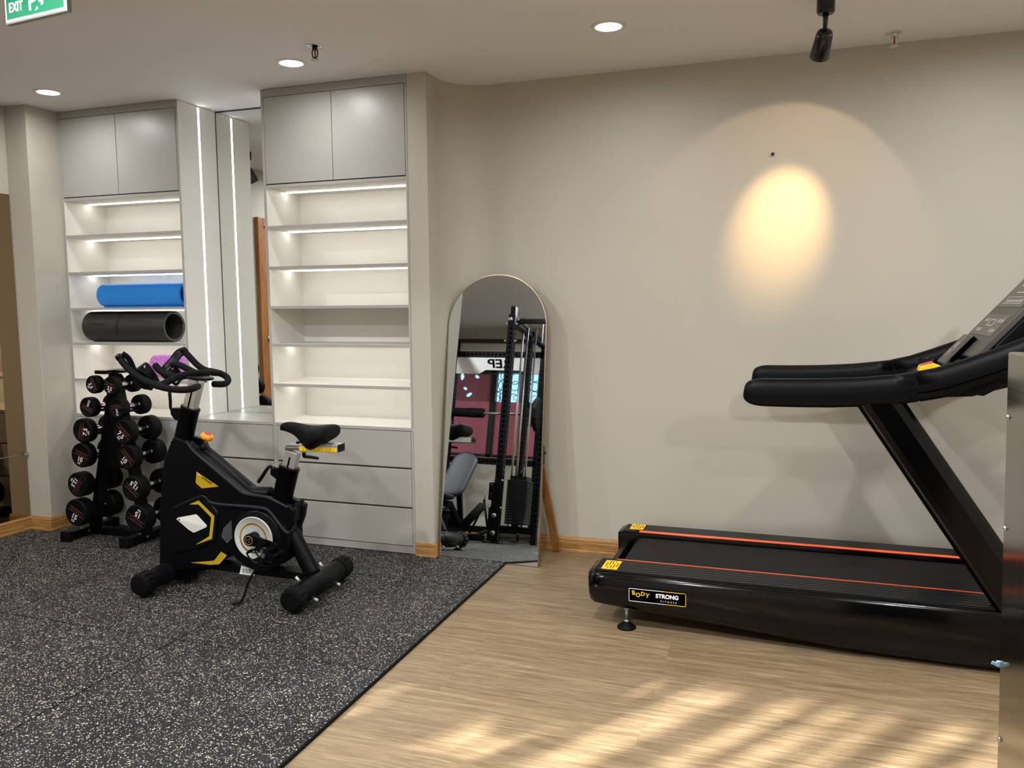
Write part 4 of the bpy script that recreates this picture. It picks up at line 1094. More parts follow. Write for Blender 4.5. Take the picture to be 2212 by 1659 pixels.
sl2 = MB(); sl2.box((RM.x, -.032, RA.z - .016), (RB.x + .010, .032, RA.z + .022)); SL = B('rail_slider', sl2, 'alu', RL, bevel=.004)
m = MB(); m.box((RM.x + .006, -.0335, RA.z - .013), (RB.x + .004, -.0318, RA.z + .008)); RU = B('ruler_decal', m, 'yellow_bright', SL)
m = MB()
for k in range(18):
    x = RM.x + .014 + k * (RB.x - RM.x - .016) / 18; m.box((x, -.0338, RA.z - .001), (x + .0012, -.0334, RA.z + .006)); 
    if k % 2: m.box((x, -.0338, RA.z - .009), (x + .004, -.0334, RA.z - .005))
B('ruler_ticks', m, 'red_print', RU)
m = MB(); m.box((RB.x + .010, -.033, RA.z - .014), (RB.x + .014, .033, RA.z + .022)); m.cyl((RB.x + .01, -.014, RA.z + .004), (RB.x + .019, -.014, RA.z + .004), .007, n=16); m.cyl((RB.x + .01, .014, RA.z + .004), (RB.x + .019, .014, RA.z + .004), .007, n=16); B('rail_end_cap', m, 'black_plastic', SL)
lv = lever('adjusting_lever', [(-0.0585, 0, 0.7201), (-0.0594, 0, 0.6972), (-0.0443, 0, 0.6945), (-0.0084, -0.01, 0.6944), (0.019, -0.01, 0.6911)], (.009, .007))
m = MB(); m.cyl((-0.0582, 0, 0.727), (-0.0588, 0, 0.7133), .012, n=16); B('lever_pin', m, 'chrome', lv)
# saddle: lofted along its length, nose to the front
S0 = Vector((-0.1814, 0, 0.8299)); S1 = Vector((0.1002, 0, 0.8324)); SLen = S1.x - S0.x
topz = Vector((-0.1265, 0, 0.8636)).z
#   (t, half width, top offset, side drop, bottom)
SEC = [(.0, .012, -.026, .010, .012), (.03, .022, -.008, .018, .016), (.12, .027, .0, .026, .022), (.28, .030, -.002, .030, .028), (.42, .042, -.012, .040, .045), (.55, .062, -.018, .052, .066),
       (.68, .085, -.018, .055, .058), (.82, .104, -.012, .050, .040), (.92, .106, -.010, .044, .034), (.98, .092, -.016, .034, .026), (1.0, .070, -.026, .020, .014)]
rg = []
for t, w, to, sd_, bo in SEC:
    x = S0.x + SLen * t; ring2 = []
    for k in range(28):
        a = 2 * PI * k / 28; c_, s_ = math.cos(a), math.sin(a)
        yy = w * math.copysign(abs(c_) ** .7, c_)
        if s_ >= 0: zz = topz + to - sd_ * (1 - abs(s_) ** .55) * 1.0
        else: zz = topz + to - sd_ - bo * abs(s_) * (1 - .0 * abs(c_)) 
        ring2.append((x, yy, zz))
    rg.append(ring2)
B('saddle', MB().loft(rg), 'black_foam', subsurf=1)
m = MB(); a = S0.x + SLen * .48; m.tube([(a, 0, topz - .07), (a, 0, RA.z + .018)], [.028, .022], 20); m.box((a - .04, -.025, RA.z + .018), (a + .05, .025, RA.z + .030)); B('saddle_clamp', m, 'black_plastic')

# ================================================================== dumbbell rack and its twelve dumbbells
rk = empty('dumbbell_rack', (-3.945, 3.90, 0), label='black A-shaped upright dumbbell rack in front of the left drawers', cat='dumbbell rack')
YN, YF = 3.862, 3.958
colL = lambda z: -3.957 - (0.965 - z) * .242
colR = lambda z: -3.819 + (0.965 - z) * .171
for x0, x1 in ((-4.215, -4.145), (-3.760, -3.690)):
    m = MB(); m.bar(((x0 + x1) / 2, 3.735, .033), ((x0 + x1) / 2, 4.10, .033), .062, .046); ft = m.build('foot', 'black_steel', rk, bevel=.004)
    for y in (3.735, 4.100):
        m = MB(); m.box((x0 - .001, y - .016, 0), (x1 + .001, y + .016, .062)); m.build('end_cap', 'black_rubber', ft, bevel=.004)
    m = MB(); m.cyl(((x0 + x1) / 2 + .02, 3.83, .056), ((x0 + x1) / 2 + .02, 3.83, .064), .009, n=16); m.cyl(((x0 + x1) / 2 + .034, 3.87, .035), ((x0 + x1) / 2 + .041, 3.87, .035), .009, n=16); m.build('bolt', 'bright_steel', ft)
m = MB(); m.bar((-4.18, 3.935, .030), (-3.725, 3.935, .030), .05, .035); m.build('cross_bar', 'black_steel', rk, bevel=.003)
for cf, sg in ((colL, 1), (colR, -1)):
    m = MB(); o_ = .055 * sg
    m.bar((cf(.05) + o_, 3.900, .05), (cf(1.02) + o_ * 1.1, 3.895, 1.02), .070, .036, up=(1, 0, 0)); m.build('upright', 'black_steel', rk, bevel=.003)
m = MB(); m.add([(-4.02, 3.868, .45), (-3.845, 3.868, .45), (-3.868, 3.868, 1.03), (-3.915, 3.868, 1.03), (-4.02, 3.874, .45), (-3.845, 3.874, .45), (-3.868, 3.874, 1.03), (-3.915, 3.874, 1.03)],
                [(0, 3, 2, 1), (4, 5, 6, 7), (0, 1, 5, 4), (1, 2, 6, 5), (2, 3, 7, 6), (3, 0, 4, 7)]); m.build('front_plate', 'black_satin', rk)
m = MB(); m.box((-3.955, 3.80, 1.030), (-3.868, 3.985, 1.052)); m.build('top_plate', 'black_gloss', rk, bevel=.003)
m = MB(); m.box((-3.868, 3.86, 1.034), (-3.800, 3.975, 1.050)); m.build('top_arm', 'black_gloss', rk, bevel=.002)

SPEC = [('2.5', .110, .205, .046), ('5', .122, .225, .052), ('7.5', .150, .245, .056), ('10', .152, .255, .060), ('12.5', .153, .292, .074), ('15', .168, .305, .080)]
LEFT = [(-3.964, 3.79, 0.9667), (-4.016, 3.79, 0.8278), (-4.062, 3.785, 0.6826), (-4.079, 3.78, 0.5317), (-4.117, 3.775, 0.3469), (-4.137, 3.77, 0.1732)]
RIGHT = [(-3.831, 3.79, 0.9629), (-3.793, 3.79, 0.8309), (-3.749, 3.785, 0.6873), (-3.727, 3.78, 0.5388), (-3.693, 3.775, 0.3516), (-3.67, 3.77, 0.1719)]
ROT = {'L': [-68, 155, 78, -20, 232, -28], 'R': [-18, 8, -45, -48, 140, 152]}
TXT = {'2.5': '2.5', '5': '5', '7.5': '7.5', '10': '10', '12.5': '12.5', '15': '15'}
ORD = ['top', 'second', 'third', 'fourth', 'fifth', 'bottom']
for side, pos in (('L', LEFT), ('R', RIGHT)):
    for k, ((w, D, L, th), p) in enumerate(zip(SPEC, pos)):
        p = Vector(p); yf = p.y; R_ = D / 2
        r = empty('dumbbell', (p.x, yf + L / 2, p.z - R_), label='black round %s kg dumbbell, %s in the %s column of the rack' % (w, ORD[k], 'left' if side == 'L' else 'right'),
                  cat='dumbbell', group='black round dumbbells on the rack')
        for s in (0, 1):
            y0 = yf if s == 0 else yf + L; dr = 1 if s == 0 else -1
            m = MB(); m.lathe([(.0, .002), (R_ * .80, .002), (R_ * .84, .0), (R_ * .93, .0), (R_ * .985, .004), (R_, .010), (R_, th - .010), (R_ * .96, th - .002), (R_ * .62, th), (.018, th + .002)], (p.x, y0, p.z), (0, dr, 0), 56)
            h = m.build('weight_head', 'black_rubber', r)
            if s == 0:
                an = math.radians(ROT[side][k]); ux_ = Vector((math.cos(an), 0, math.sin(an))); uz_ = Vector((-math.sin(an), 0, math.cos(an)))
                c_ = Vector((p.x, yf + .0012, p.z))
                text('weight_number', TXT[w], R_ * (.54 if len(w) < 4 else .50), 'white_print', h, c_ - uz_ * R_ * .34, ux_, uz_, ext=.0004, bold=R_ * .010)
                text('unit_lettering', 'KG', R_ * .21, 'white_print', h, c_ - uz_ * R_ * .68, ux_, uz_, ext=.0004, bold=R_ * .004)
                text('band_lettering', 'IRONBULL', R_ * .24, 'red_print', h, c_ + uz_ * R_ * .12, ux_, uz_, ext=.0004, bold=R_ * .008)
                m = MB()
                for v in (.26, -.03):
                    hw = R_ * math.sqrt(max(0, .78 ** 2 - v ** 2)); a_ = c_ + uz_ * R_ * v
                    m.bar(a_ - ux_ * hw, a_ + ux_ * hw, .0006, .0009, up=uz_)
                m.build('face_line', 'grey_print', h)
        m = MB(); hz = []
        yy0, yy1 = yf + th, yf + L - th; n_ = 26
        for i in range(n_ + 1):
            t = i / n_; rr = .0155 - .0025 * abs(2 * t - 1) ** 2 + (.0016 if i % 2 and 2 < i < n_ - 2 else 0)
            hz.append((rr if 1 < i < n_ - 1 else .019, (yy1 - yy0) * t))
        m.lathe(hz, (p.x, yy0, p.z), (0, 1, 0), 28); m.build('handle', 'chrome', r)
    cf = colL if side == 'L' else colR
    for k, ((w, D, L, th), p) in enumerate(zip(SPEC, pos)):
        p = Vector(p); yc = p.y + L / 2; sg = 1 if side == 'L' else -1
        m = MB()
        for y in (yc - (L / 2 - th) + .012, yc + (L / 2 - th) - .012):
            m.prism([(p.x - .026, y - .003, p.z + .004), (p.x - .018, y - .003, p.z - .016), (p.x + .018, y - .003, p.z - .016), (p.x + .026, y - .003, p.z + .004), (p.x + .030, y - .003, p.z + .004), (p.x + .024, y - .003, p.z - .034), (p.x - .024, y - .003, p.z - .034), (p.x - .030, y - .003, p.z + .004)], (0, .006, 0))
        m.box((min(p.x, cf(p.z) + .055 * sg) - .01, yc - .02, p.z - .034), (max(p.x, cf(p.z) + .055 * sg) + .01, yc + .02, p.z - .022))
        m.box((p.x - .022, yc - (L / 2 - th) + .01, p.z - .034), (p.x + .022, yc + (L / 2 - th) - .01, p.z - .028))
        m.build('cradle', 'black_steel', rk)

# ================================================================== treadmill
TY0, TY1 = 3.43, 4.285
TX0, TX1 = -.775, 1.42
tm_ = empty('treadmill', (.2, 3.86, -.012), label='large black treadmill with orange side stripes beside the beige wall', cat='treadmill')
# side housings, one along each rail: bulging profile in y-z
def housing(sgn, yo, yi):
    m = MB(); rings = []
    def prof(zb, k):
        # yo outer edge, yi inner edge; sgn -1 = near side
        o = yo; w = (yi - yo)
        return [(o + w * .99, zb), (o + w * .30, zb), (o + w * .10, zb + .012), (o - w * .02 * k, zb + .05), (o - w * .06 * k, zb + .10), (o, .215), (o + w * .03, .232), (o + w * .06, .238), (o + w * .99, .240), (o + w * .99, .14)]
    for x, zb, k, sh in ((TX0 - .060, .120, .3, .030), (TX0 - .052, .098, .7, .012), (TX0 - .030, .086, 1, .004), (TX0 + .02, .082, 1, 0), (-.40, .058, 1, 0), (.20, .012, 1, 0), (.6, .0, 1, 0), (TX1 - .1, .0, 1, 0), (TX1, .03, .8, .01)):
        w = yi - yo
        rings.append([(x, y + math.copysign(sh, w) * (1 if i in (1, 2, 3, 4, 5, 6, 7) else 0), z - (.006 if x < TX0 - .045 and z > .2 else 0)) for i, (y, z) in enumerate(prof(zb, k))])
    m.loft(rings, smooth=True); return m
H1 = housing(-1, TY0, TY0 + .205).build('side_housing', 'black_gloss', tm_, bevel=.004)
H2 = housing(1, TY1, TY1 - .165).build('side_housing', 'black_gloss', tm_, bevel=.004)
# foot rails: ribbed tops
def rail(y0, y1, n, wide_orange):
    r_ = MB(); w = (y1 - y0) / n
    for k in range(n):
        a = y0 + k * w
        r_.box((TX0 + .03, a + w * .12, .236), (1.02, a + w * .88, .2475))
    r_.box((TX0 + .03, y0, .232), (1.02, y1, .2425)); return r_
R1 = rail(TY0 + .030, TY0 + .196, 6, False).build('foot_rail', 'rail_grey', tm_, bevel=.001, seg=1)
R2 = rail(TY1 - .150, TY1 - .030, 6, True).build('foot_rail', 'rail_grey', tm_, bevel=.001, seg=1)
MB().box((TX0 + .035, TY0 + .197, .236), (1.02, TY0 + .203, .2475)).build('orange_stripe', 'orange', R1)
m = MB(); m.prism([(TX0 + .05, TY1 - .151, .2475), (TX0 + .05, TY1 - .160, .2400), (TX0 + .05, TY1 - .160, .222), (TX0 + .05, TY1 - .151, .222)], (1.02 - TX0 - .05, 0, 0)); m.build('orange_stripe', 'orange', R2)
for y0, y1, p in ((TY0 + .045, TY0 + .165, R1), (TY1 - .135, TY1 - .040, R2)):
    m = MB(); m.box((TX0 - .005, y0, .2455), (TX0 + .065, y1, .2492)); s_ = m.build('caution_label', 'yellow_bright', p)
    m = MB()
    for k in range(5):
        xx = TX0 + .006 + k * .012
        for q in range(5):
            if (k * 3 + q) % 4 == 0: continue
            m.box((xx, y0 + .012 + q * (y1 - y0 - .02) / 5, .2490), (xx + .004, y0 + .012 + (q + .8) * (y1 - y0 - .02) / 5, .2496))
    m.build('label_print', 'slot_black', s_)
# rear corner shoes joining housings to the rear roller guard
m = MB()
for y0, y1, sg in ((TY0 + .0, TY0 + .205, 1), (TY1 - .165, TY1, -1)):
    m = MB(); m.box((TX0 - .035, y0 + (.035 if sg > 0 else 0), .234), (TX0 + .032, y1 - (0 if sg > 0 else .035), .2465))
    m.build('corner_cap', 'black_plastic', tm_, bevel=.005)
m = MB(); m.prism([(TX0 - .045, TY0 + .20, .10), (TX0 - .050, TY0 + .20, .150), (TX0 - .030, TY0 + .20, .180), (TX0 + .0, TY0 + .20, .188), (TX0 + .01, TY0 + .20, .10)], (0, TY1 - TY0 - .365, 0)); rg_ = m.build('rear_guard', 'black_satin', tm_, bevel=.004)
m = MB(); m.prism([(TX0 - .048, TY0 + .31, .156), (TX0 - .034, TY0 + .31, .179), (TX0 - .030, TY0 + .31, .1815), (TX0 - .050, TY0 + .31, .156)], (0, .17, 0)); m.build('caution_label', 'yellow_decal', rg_)
# belt round the rear roller, deck below
m = MB(); yb0, yb1 = TY0 + .225, TY1 - .185; pr = []
for k in range(9):
    a = PI / 2 + PI * k / 8; pr.append((TX0 + .075 + .042 * math.cos(a), .178 + .042 * math.sin(a)))
pr = [(1.03, .220)] + pr + [(1.03, .136), (1.03, .140)] + [(TX0 + .075 + .038 * math.cos(PI / 2 + PI * k / 8), .178 + .038 * math.sin(PI / 2 + PI * k / 8)) for k in reversed(range(9))] + [(1.03, .216)]
m.prism([(x, yb0, z) for x, z in pr], (0, yb1 - yb0, 0)); m.build('running_belt', 'belt', tm_)
m = MB(); m.box((TX0 + .10, yb0 + .01, .145), (1.03, yb1 - .01, .212)); m.build('deck', 'black_steel', tm_)
m = MB(); m.box((TX0 + .02, TY0 + .19, .10), (1.02, TY0 + .222, .212)); m.box((TX0 + .02, TY1 - .183, .10), (1.02, TY1 - .15, .212)); m.box((TX0 + .06, TY0 + .2, .06), (TX1 - .1, TY1 - .16, .12)); m.build('deck_frame', 'black_steel', tm_)
# motor hood at the front
m = MB(); m.prism([(1.00, TY0 + .06, .24), (1.06, TY0 + .06, .31), (1.22, TY0 + .06, .35), (1.36, TY0 + .06, .31), (1.42, TY0 + .06, .24), (1.42, TY0 + .06, .03), (1.00, TY0 + .06, .03)], (0, TY1 - TY0 - .12, 0)); m.build('motor_hood', 'black_gloss', tm_, bevel=.015, seg=3)
# levelling feet
def lfoot(x, y):
    m = MB(); m.cyl((x, y, .02), (x, y, .11), .0075, n=16); m.cyl((x, y, .014), (x, y, .026), .013, n=6); m.cyl((x, y, .072), (x, y, .082), .013, n=6); o = m.build('levelling_screw', 'bright_steel', tm_)
    f = MB(); f.lathe([(.0, .030), (.012, .029), (.020, .024), (.040, .008), (.042, .002), (.041, 0), (.0, 0)], (x, y, -.012), (0, 0, 1), 40); f.build('foot_pad', 'black_rubber', o)
lfoot(-.665, 3.475); lfoot(-.665, 4.20); lfoot(1.30, 3.52); lfoot(1.30, 4.20)
# uprights
def upright(y0, y1):
    A = (0.2494, 3.45, 0.9997); Bm = (0.7725, 3.45, 0.2112); Cc = (0.4319, 3.45, 1.022); D = (0.7687, 3.45, 0.5169)
    v = Vector((Bm[0] - A[0], Bm[2] - A[2])); v2 = Vector((D[0] - Cc[0], D[2] - Cc[2]))
    def at(p, vv, z): t = (z - p[2]) / vv.y; return p[0] + vv.x * t
    rings = []
    for z in (1.05, .8, .5, .24, .10):
        xl = at(A, v, z); xr = at(Cc, v2, z); w = xr - xl; yc = (y0 + y1) / 2; hy = (y1 - y0) / 2
        rings.append([(xl + .008, yc - hy * .55, z), (xl + w * .14, yc - hy * .95, z), (xl + w * .30, yc - hy, z), (xl + w * .72, yc - hy, z), (xl + w * .90, yc - hy * .72, z), (xr, yc - hy * .3, z), (xr, yc + hy * .3, z), (xl + w * .90, yc + hy * .72, z), (xl + w * .72, yc + hy, z), (xl + w * .30, yc + hy, z), (xl + w * .14, yc + hy * .95, z), (xl + .008, yc + hy * .55, z)])
    o = MB().loft(rings, smooth=False).build('upright', 'black_gloss', tm_, bevel=.006, seg=3); return o
upright(3.44, 3.53); upright(4.17, 4.26)
# handrails
def handrail(yn, yf, dx=0.0):
    st = [(-.1815, 1.0580, .018), (-.178, 1.0575, .030), (-.170, 1.057, .040), (-.157, 1.0567, .048), (-.138, 1.0565, .0545), (-.11, 1.0565, .058), (.0, 1.0565, .0585), (.15, 1.060, .059), (.28, 1.068, .059), (.38, 1.079, .059), (.455, 1.0905, .058), (.455, 1.0905, .0555), (.462, 1.092, .0555), (.462, 1.092, .059), (.54, 1.110, .060), (.64, 1.146, .060), (.74, 1.186, .060), (.84, 1.232, .060), (.95, 1.290, .058), (1.02, 1.33, .052), (1.05, 1.35, .02)]
    rings = []; yc = (yn + yf) / 2; hy = (yf - yn) / 2
    for i, (x, z, r) in enumerate(st):
        a = st[max(i - 1, 0)]; b = st[min(i + 1, len(st) - 1)]; t = Vector((b[0] - a[0], b[1] - a[1])).normalized(); nrm = Vector((-t.y, t.x))
        rg_ = []
        for k in range(24):
            th = 2 * PI * k / 24; c_, s_ = math.cos(th), math.sin(th)
            yy = hy * min(1, r / .05) * math.copysign(abs(c_) ** .75, c_); oo = r * math.copysign(abs(s_) ** .8, s_)
            rg_.append((x + nrm.x * oo, yc + yy, z + nrm.y * oo))
        rings.append(rg_)
    return MB().loft(rings), st
m, st_ = handrail(3.43, 3.50); o = m.build('handrail', 'black_cover', tm_)
def groove(ya, s0=12, off=-.022, rad=.0018):
    g = MB(); pts = [(x, ya, z + off) for x, z, r in st_[s0 + 1:20]]; g.tube(smooth_path(pts, 3), rad, 8); return g
groove(3.4295).build('trim_groove', 'slot_black', o)
g = MB(); g.tube(smooth_path([(x, 3.452, z + .0595) for x, z, r in st_[13:20]], 3), .003, 8); g.build('top_edge', 'rail_grey', o)
m, st_ = handrail(4.17, 4.24); o2 = m.build('handrail', 'black_cover', tm_)
# tray, cup holders and cross member between the rails
m = MB(); m.prism([(.455, 3.50, 1.075), (.52, 3.50, 1.115), (.66, 3.50, 1.165), (.80, 3.50, 1.23), (.80, 3.50, 1.10), (.66, 3.50, 1.055), (.50, 3.50, 1.045)], (0, .67, 0)); m.build('tray', 'black_satin', tm_, bevel=.008)
m = MB(); m.prism([(0.6178, 3.47, 1.073), (0.6913, 3.47, 1.061), (0.7732, 3.47, 1.112), (0.7745, 3.47, 1.15), (0.6663, 3.47, 1.106)], (0, .70, 0)); m.build('lower_shell', 'black_satin', tm_, bevel=.004)
for y in (3.60, 4.06):
    m = MB(); m.lathe([(.050, 1.085), (.052, 1.165), (.050, 1.166), (.046, 1.165), (.044, 1.10), (.0, 1.10)], (.585, y, 0), (0, 0, 1), 36); m.build('cup_holder', 'black_satin', tm_)
# console board, tilted back
cd = Vector((.650, 0, .760)).normalized(); cn = Vector((-cd.z, 0, cd.x)); c0_ = Vector((.655, 3.60, 1.184)); WCN, LCN = .45, .62
def CP(u, v, w=0.0): return c0_ + cd * u + Vector((0, v, 0)) + cn * w
def cbox(u0, u1, v0, v1, w0, w1, mb=None):
    mb = mb or MB()
    return mb.add([CP(u, v, w) for w in (w0, w1) for u, v in ((u0, v0), (u1, v0), (u1, v1), (u0, v1))], [(0, 3, 2, 1), (4, 5, 6, 7), (0, 1, 5, 4), (1, 2, 6, 5), (2, 3, 7, 6), (3, 0, 4, 7)])
cs = cbox(.02, LCN, 0, WCN, -.030, 0).build('console', 'console_face', tm_, bevel=.008, seg=3)
m = MB(); m.prism([CP(.10, .004, -.03), CP(LCN - .01, .004, -.03), CP(LCN - .06, .004, -.14), CP(.16, .004, -.16), CP(.06, .004, -.10)], (0, WCN - .008, 0)); m.build('console_back', 'black_cover', tm_, bevel=.01)
p1 = cbox(.125, .235, .035, WCN - .035, 0, .002).build('button_panel', 'console_panel', cs, bevel=.001)
p2 = cbox(.275, .58, .02, WCN - .02, 0, .002).build('display_panel', 'console_panel', cs, bevel=.001)
m = MB(); rn = random.Random(3)
for v in (.07, .10, .13, .30, .33, .36):
    for u in (.145, .195): cbox(u, u + .016, v, v + .006, .002, .0026, m)
cbox(.175, .178, .18, .27, .002, .0026, m); cbox(.205, .208, .18, .27, .002, .0026, m); cbox(.175, .208, .18, .182, .002, .0026, m); cbox(.175, .208, .268, .27, .002, .0026, m)
m.build('button_print', 'white_plastic', p1)
m = MB()
for k in range(9): cbox(.300, .314, .09 + k * .03, .098 + k * .03, .002, .0026, m)
cbox(.292, .294, .07, .37, .002, .0026, m); cbox(.326, .328, .07, .37, .002, .0026, m); cbox(.350, .354, .12, .30, .002, .0026, m)
m.build('display_print', 'white_plastic', p2)
m = MB(); m.tube(smooth_path([CP(.385, .30, .003), CP(.44, .27, .003), CP(.50, .21, .003), CP(.56, .12, .003)], 5), .0035, 8); m.build('green_track', 'green_light', p2)
hp = cbox(-.055, .105, .22, .36, .004, .026).build('device_rest', 'console_face', cs, bevel=.007, seg=3)
cbox(-.020, .098, .235, .335, .026, .028).build('rest_pad', 'console_panel', hp, bevel=.001)
m = MB(); cbox(.0, .02, .30, .306, .028, .0285, m); cbox(.03, .06, .27, .273, .028, .0285, m); cbox(.03, .06, .28, .283, .028, .0285, m); m.build('rest_print', 'white_plastic', hp)
cbox(-.03, .105, .194, .200, .0, .018).build('rest_rib', 'slot_black', cs)
# emergency stop
m = MB(); q = Vector((.485, 3.56, 1.150)); m.prism([(.474, 3.53, 1.150), (.480, 3.53, 1.168), (.525, 3.53, 1.180), (.550, 3.53, 1.170), (.568, 3.53, 1.150), (.562, 3.53, 1.125), (.505, 3.53, 1.120), (.503, 3.53, 1.137), (.484, 3.53, 1.136)], (0, .06, 0)); es = m.build('safety_key', 'yellow_bright', tm_, bevel=.003)
m = MB(); m.prism([(.480, 3.535, 1.166), (.484, 3.535, 1.172), (.524, 3.535, 1.184), (.524, 3.535, 1.178)], (0, .05, 0)); m.build('red_tab', 'red', es)
# maker's plate on the near side
A0 = Vector((-0.6437, 3.429, 0.1958)); A1 = Vector((-0.3991, 3.429, 0.1912)); A2 = Vector((-0.3985, 3.429, 0.1342)); A3 = Vector((-0.6434, 3.429, 0.1375))
px0, px1 = A0.x, A1.x; pz1 = (A0.z + A1.z) / 2; pz0 = (A2.z + A3.z) / 2
YS = TY0 - .0175
m = MB(); m.box((px0, YS - .001, pz0), (px1, YS + .010, pz1)); lg_ = m.build('name_plate', 'slot_black', tm_)
W2 = px1 - px0; H2_ = pz1 - pz0; YF_ = YS - .0022
m = MB(); t_b = .0022
m.box((px0, YF_, pz0), (px0 + W2 * .64, YS, pz0 + t_b)); m.box((px0, YF_, pz1 - t_b), (px0 + W2 * .64, YS, pz1)); m.box((px0, YF_, pz0), (px0 + t_b, YS, pz1)); m.build('plate_border', 'white_print', lg_)
m = MB(); m.box((px0 + W2 * .64, YF_, pz0), (px1, YS, pz0 + t_b)); m.box((px0 + W2 * .64, YF_, pz1 - t_b), (px1, YS, pz1)); m.box((px1 - t_b, YF_, pz0), (px1, YS, pz1)); m.build('plate_border', 'yellow_bright', lg_)
X_ = Vector((1, 0, 0)); Z_ = Vector((0, 0, 1))
for ch, u, v, s_, rt_ in (('B', .085, .66, .46, .10), ('O', .165, .52, .44, 0), ('D', .250, .64, .42, -.05), ('Y', .330, .54, .46, -.15)):
    text('plate_lettering', ch, H2_ * s_, 'yellow_bright', lg_, (px0 + W2 * u, YF_, pz0 + H2_ * v), Vector((math.cos(rt_), 0, math.sin(rt_))), Vector((-math.sin(rt_), 0, math.cos(rt_))), ext=.0004, bold=.0005)
text('plate_lettering', 'STRONG', H2_ * .42, 'white_print', lg_, (px0 + W2 * .675, YF_, pz0 + H2_ * .60), X_, Z_, ext=.0004, bold=.0010, sx=1.0)
text('plate_lettering', 'FITNESS', H2_ * .19, 'white_print', lg_, (px0 + W2 * .70, YF_, pz0 + H2_ * .22), X_, Z_, ext=.0003, space=1.9)
text('side_lettering', 'SS', .022, 'white_print', tm_, (TX0 - .053, TY0 + .055, .165), Vector((.25, -1, 0)), Z_, ext=.0004)

# ================================================================== training equipment behind the camera, seen in the arched mirror
pr_ = empty('power_rack', (-3.25, .25, 0), label='black power rack with cable tower and smith bar, reflected in the arched mirror', cat='power rack')
RH = 2.33
def post(x, y, h=RH, w=.075, holes=True, name='post'):
    m = MB(); m.box((x - w / 2, y - w / 2, .012), (x + w / 2, y + w / 2, h)); o = m.build(name, 'black_steel', pr_, bevel=.004)
    if holes:
        d = MB()
        for k in range(int((h - .25) / .0508)):
            z = .2 + k * .0508
            for s in (-1, 1):
                d.cyl((x, y + s * (w / 2 + .0006), z), (x, y + s * (w / 2 - .002), z), .0125, n=14)
                d.cyl((x + s * (w / 2 + .0006), y, z), (x + s * (w / 2 - .002), y, z), .0125, n=14)
        d.build('peg_holes', 'slot_black', o)
    return o
def beam(p, q, w=.075, holes=0, name='cross_beam'):
    m = MB(); m.bar(p, q, w, w); o = m.build(name, 'black_steel', pr_, bevel=.004)
    if holes:
        p = Vector(p); q = Vector(q); d = MB(); L = (q - p).length; t = (q - p) / L
        s = Vector((0, 1, 0)) if abs(t.x) > .5 else Vector((1, 0, 0))
        for k in range(int(L / .0508)):
            c = p + t * (.025 + k * .0508)
            for g in (-1, 1): d.cyl(c + s * g * (w / 2 + .0006), c + s * g * (w / 2 - .002), .0125, n=14)
        d.build('peg_holes', 'slot_black', o)
    return o
FX, FY = -2.735, .80          # front post on the room side
BY = -.42
LXp = -3.86
fp = post(FX, FY); post(FX, .18); post(FX, BY); post(LXp, FY); post(LXp, BY)
beam((LXp, BY, RH - .16), (FX, BY, RH - .16), .075, 1); beam((FX, FY, RH - .05), (FX, BY, RH - .05), .075, 1); beam((LXp, FY, RH - .05), (LXp, BY, RH - .05), .075, 1)
beam((LXp, BY, .90), (FX, BY, .90), .075, 1); beam((LXp, BY, .11), (FX, BY, .11), .075, 0); beam((FX, FY, .06), (FX, BY, .06), .075, 1); beam((LXp, FY, .06), (LXp, BY, .06), .075, 0)
# polished name plate on the rear top beam
m = MB(); z1 = RH - .20; pts = [(LXp + .04, z1), (FX - .04, z1), (FX - .04, z1 - .19), (FX - .20, z1 - .19), (FX - .26, z1 - .15), (LXp + .42, z1 - .15), (LXp + .34, z1 - .20), (LXp + .04, z1 - .20)]
m.prism([(x, BY + .042, z) for x, z in pts], (0, -.004, 0)); npl = m.build('name_plate', 'bright_steel', pr_)
text('plate_lettering', 'REP', .15, 'slot_black', npl, (-3.26, BY + .0440, z1 - .078), Vector((-1, 0, 0)), Z_, ext=.0008, bold=.003, shear=.15, sx=1.25)
# base plates and big bolts on the front post
m = MB(); m.box((FX - .11, FY - .07, 0), (FX + .07, FY + .07, .014)); m.box((FX - .075, FY + .038, .02), (FX + .045, FY + .046, .36)); m.build('base_plate', 'black_steel', pr_, bevel=.003)
for z in (.10, .27, RH - .05):
    m = MB(); m.lathe([(.0, .016), (.012, .016), (.022, .012), (.026, 0)], (FX - .01, FY + .046 if z < 1 else FY + .038, z), (0, 1, 0), 24); m.build('bolt', 'bright_steel', pr_)
m = MB()
for x in (FX - .055, FX + .055):
    for z in (RH - .10, RH - .28): m.lathe([(.0, .012), (.010, .010), (.013, 0)], (x, FY + .03, z), (0, 1, 0), 16)
m.build('corner_bolt', 'bright_steel', pr_)
# cable tower on the right: guide rods, weight stack, pulleys
for x, y in ((FX + .13, .66), (FX + .22, .66)):
    m = MB(); m.cyl((x, y, .12), (x, y, RH - .1), .0095, n=14); m.build('guide_rod', 'chrome', pr_)
for y in (.46, .30):
    m = MB(); m.cyl((FX + .01, y, .15), (FX + .01, y, RH - .1), .011, n=14); m.build('guide_rod', 'chrome', pr_)
m = MB()
for k in range(17): m.box((FX + .07, .56, .20 + k * .026), (FX + .28, .76, .2235 + k * .026))
m.build('weight_stack', 'weight_black', pr_, bevel=.002, seg=1)
m = MB(); m.box((FX + .09, .58, .645), (FX + .26, .74, .68)); m.cyl((FX + .175, .66, .68), (FX + .175, .66, .74), .02, n=14); m.build('stack_top', 'black_steel', pr_)
beam((FX, .66, .15), (FX + .36, .66, .15), .06, 0); beam((FX, .66, RH - .03), (FX + .36, .66, RH - .03), .045, 0); post(FX + .36, .66, RH, .06, True, 'tower_post')
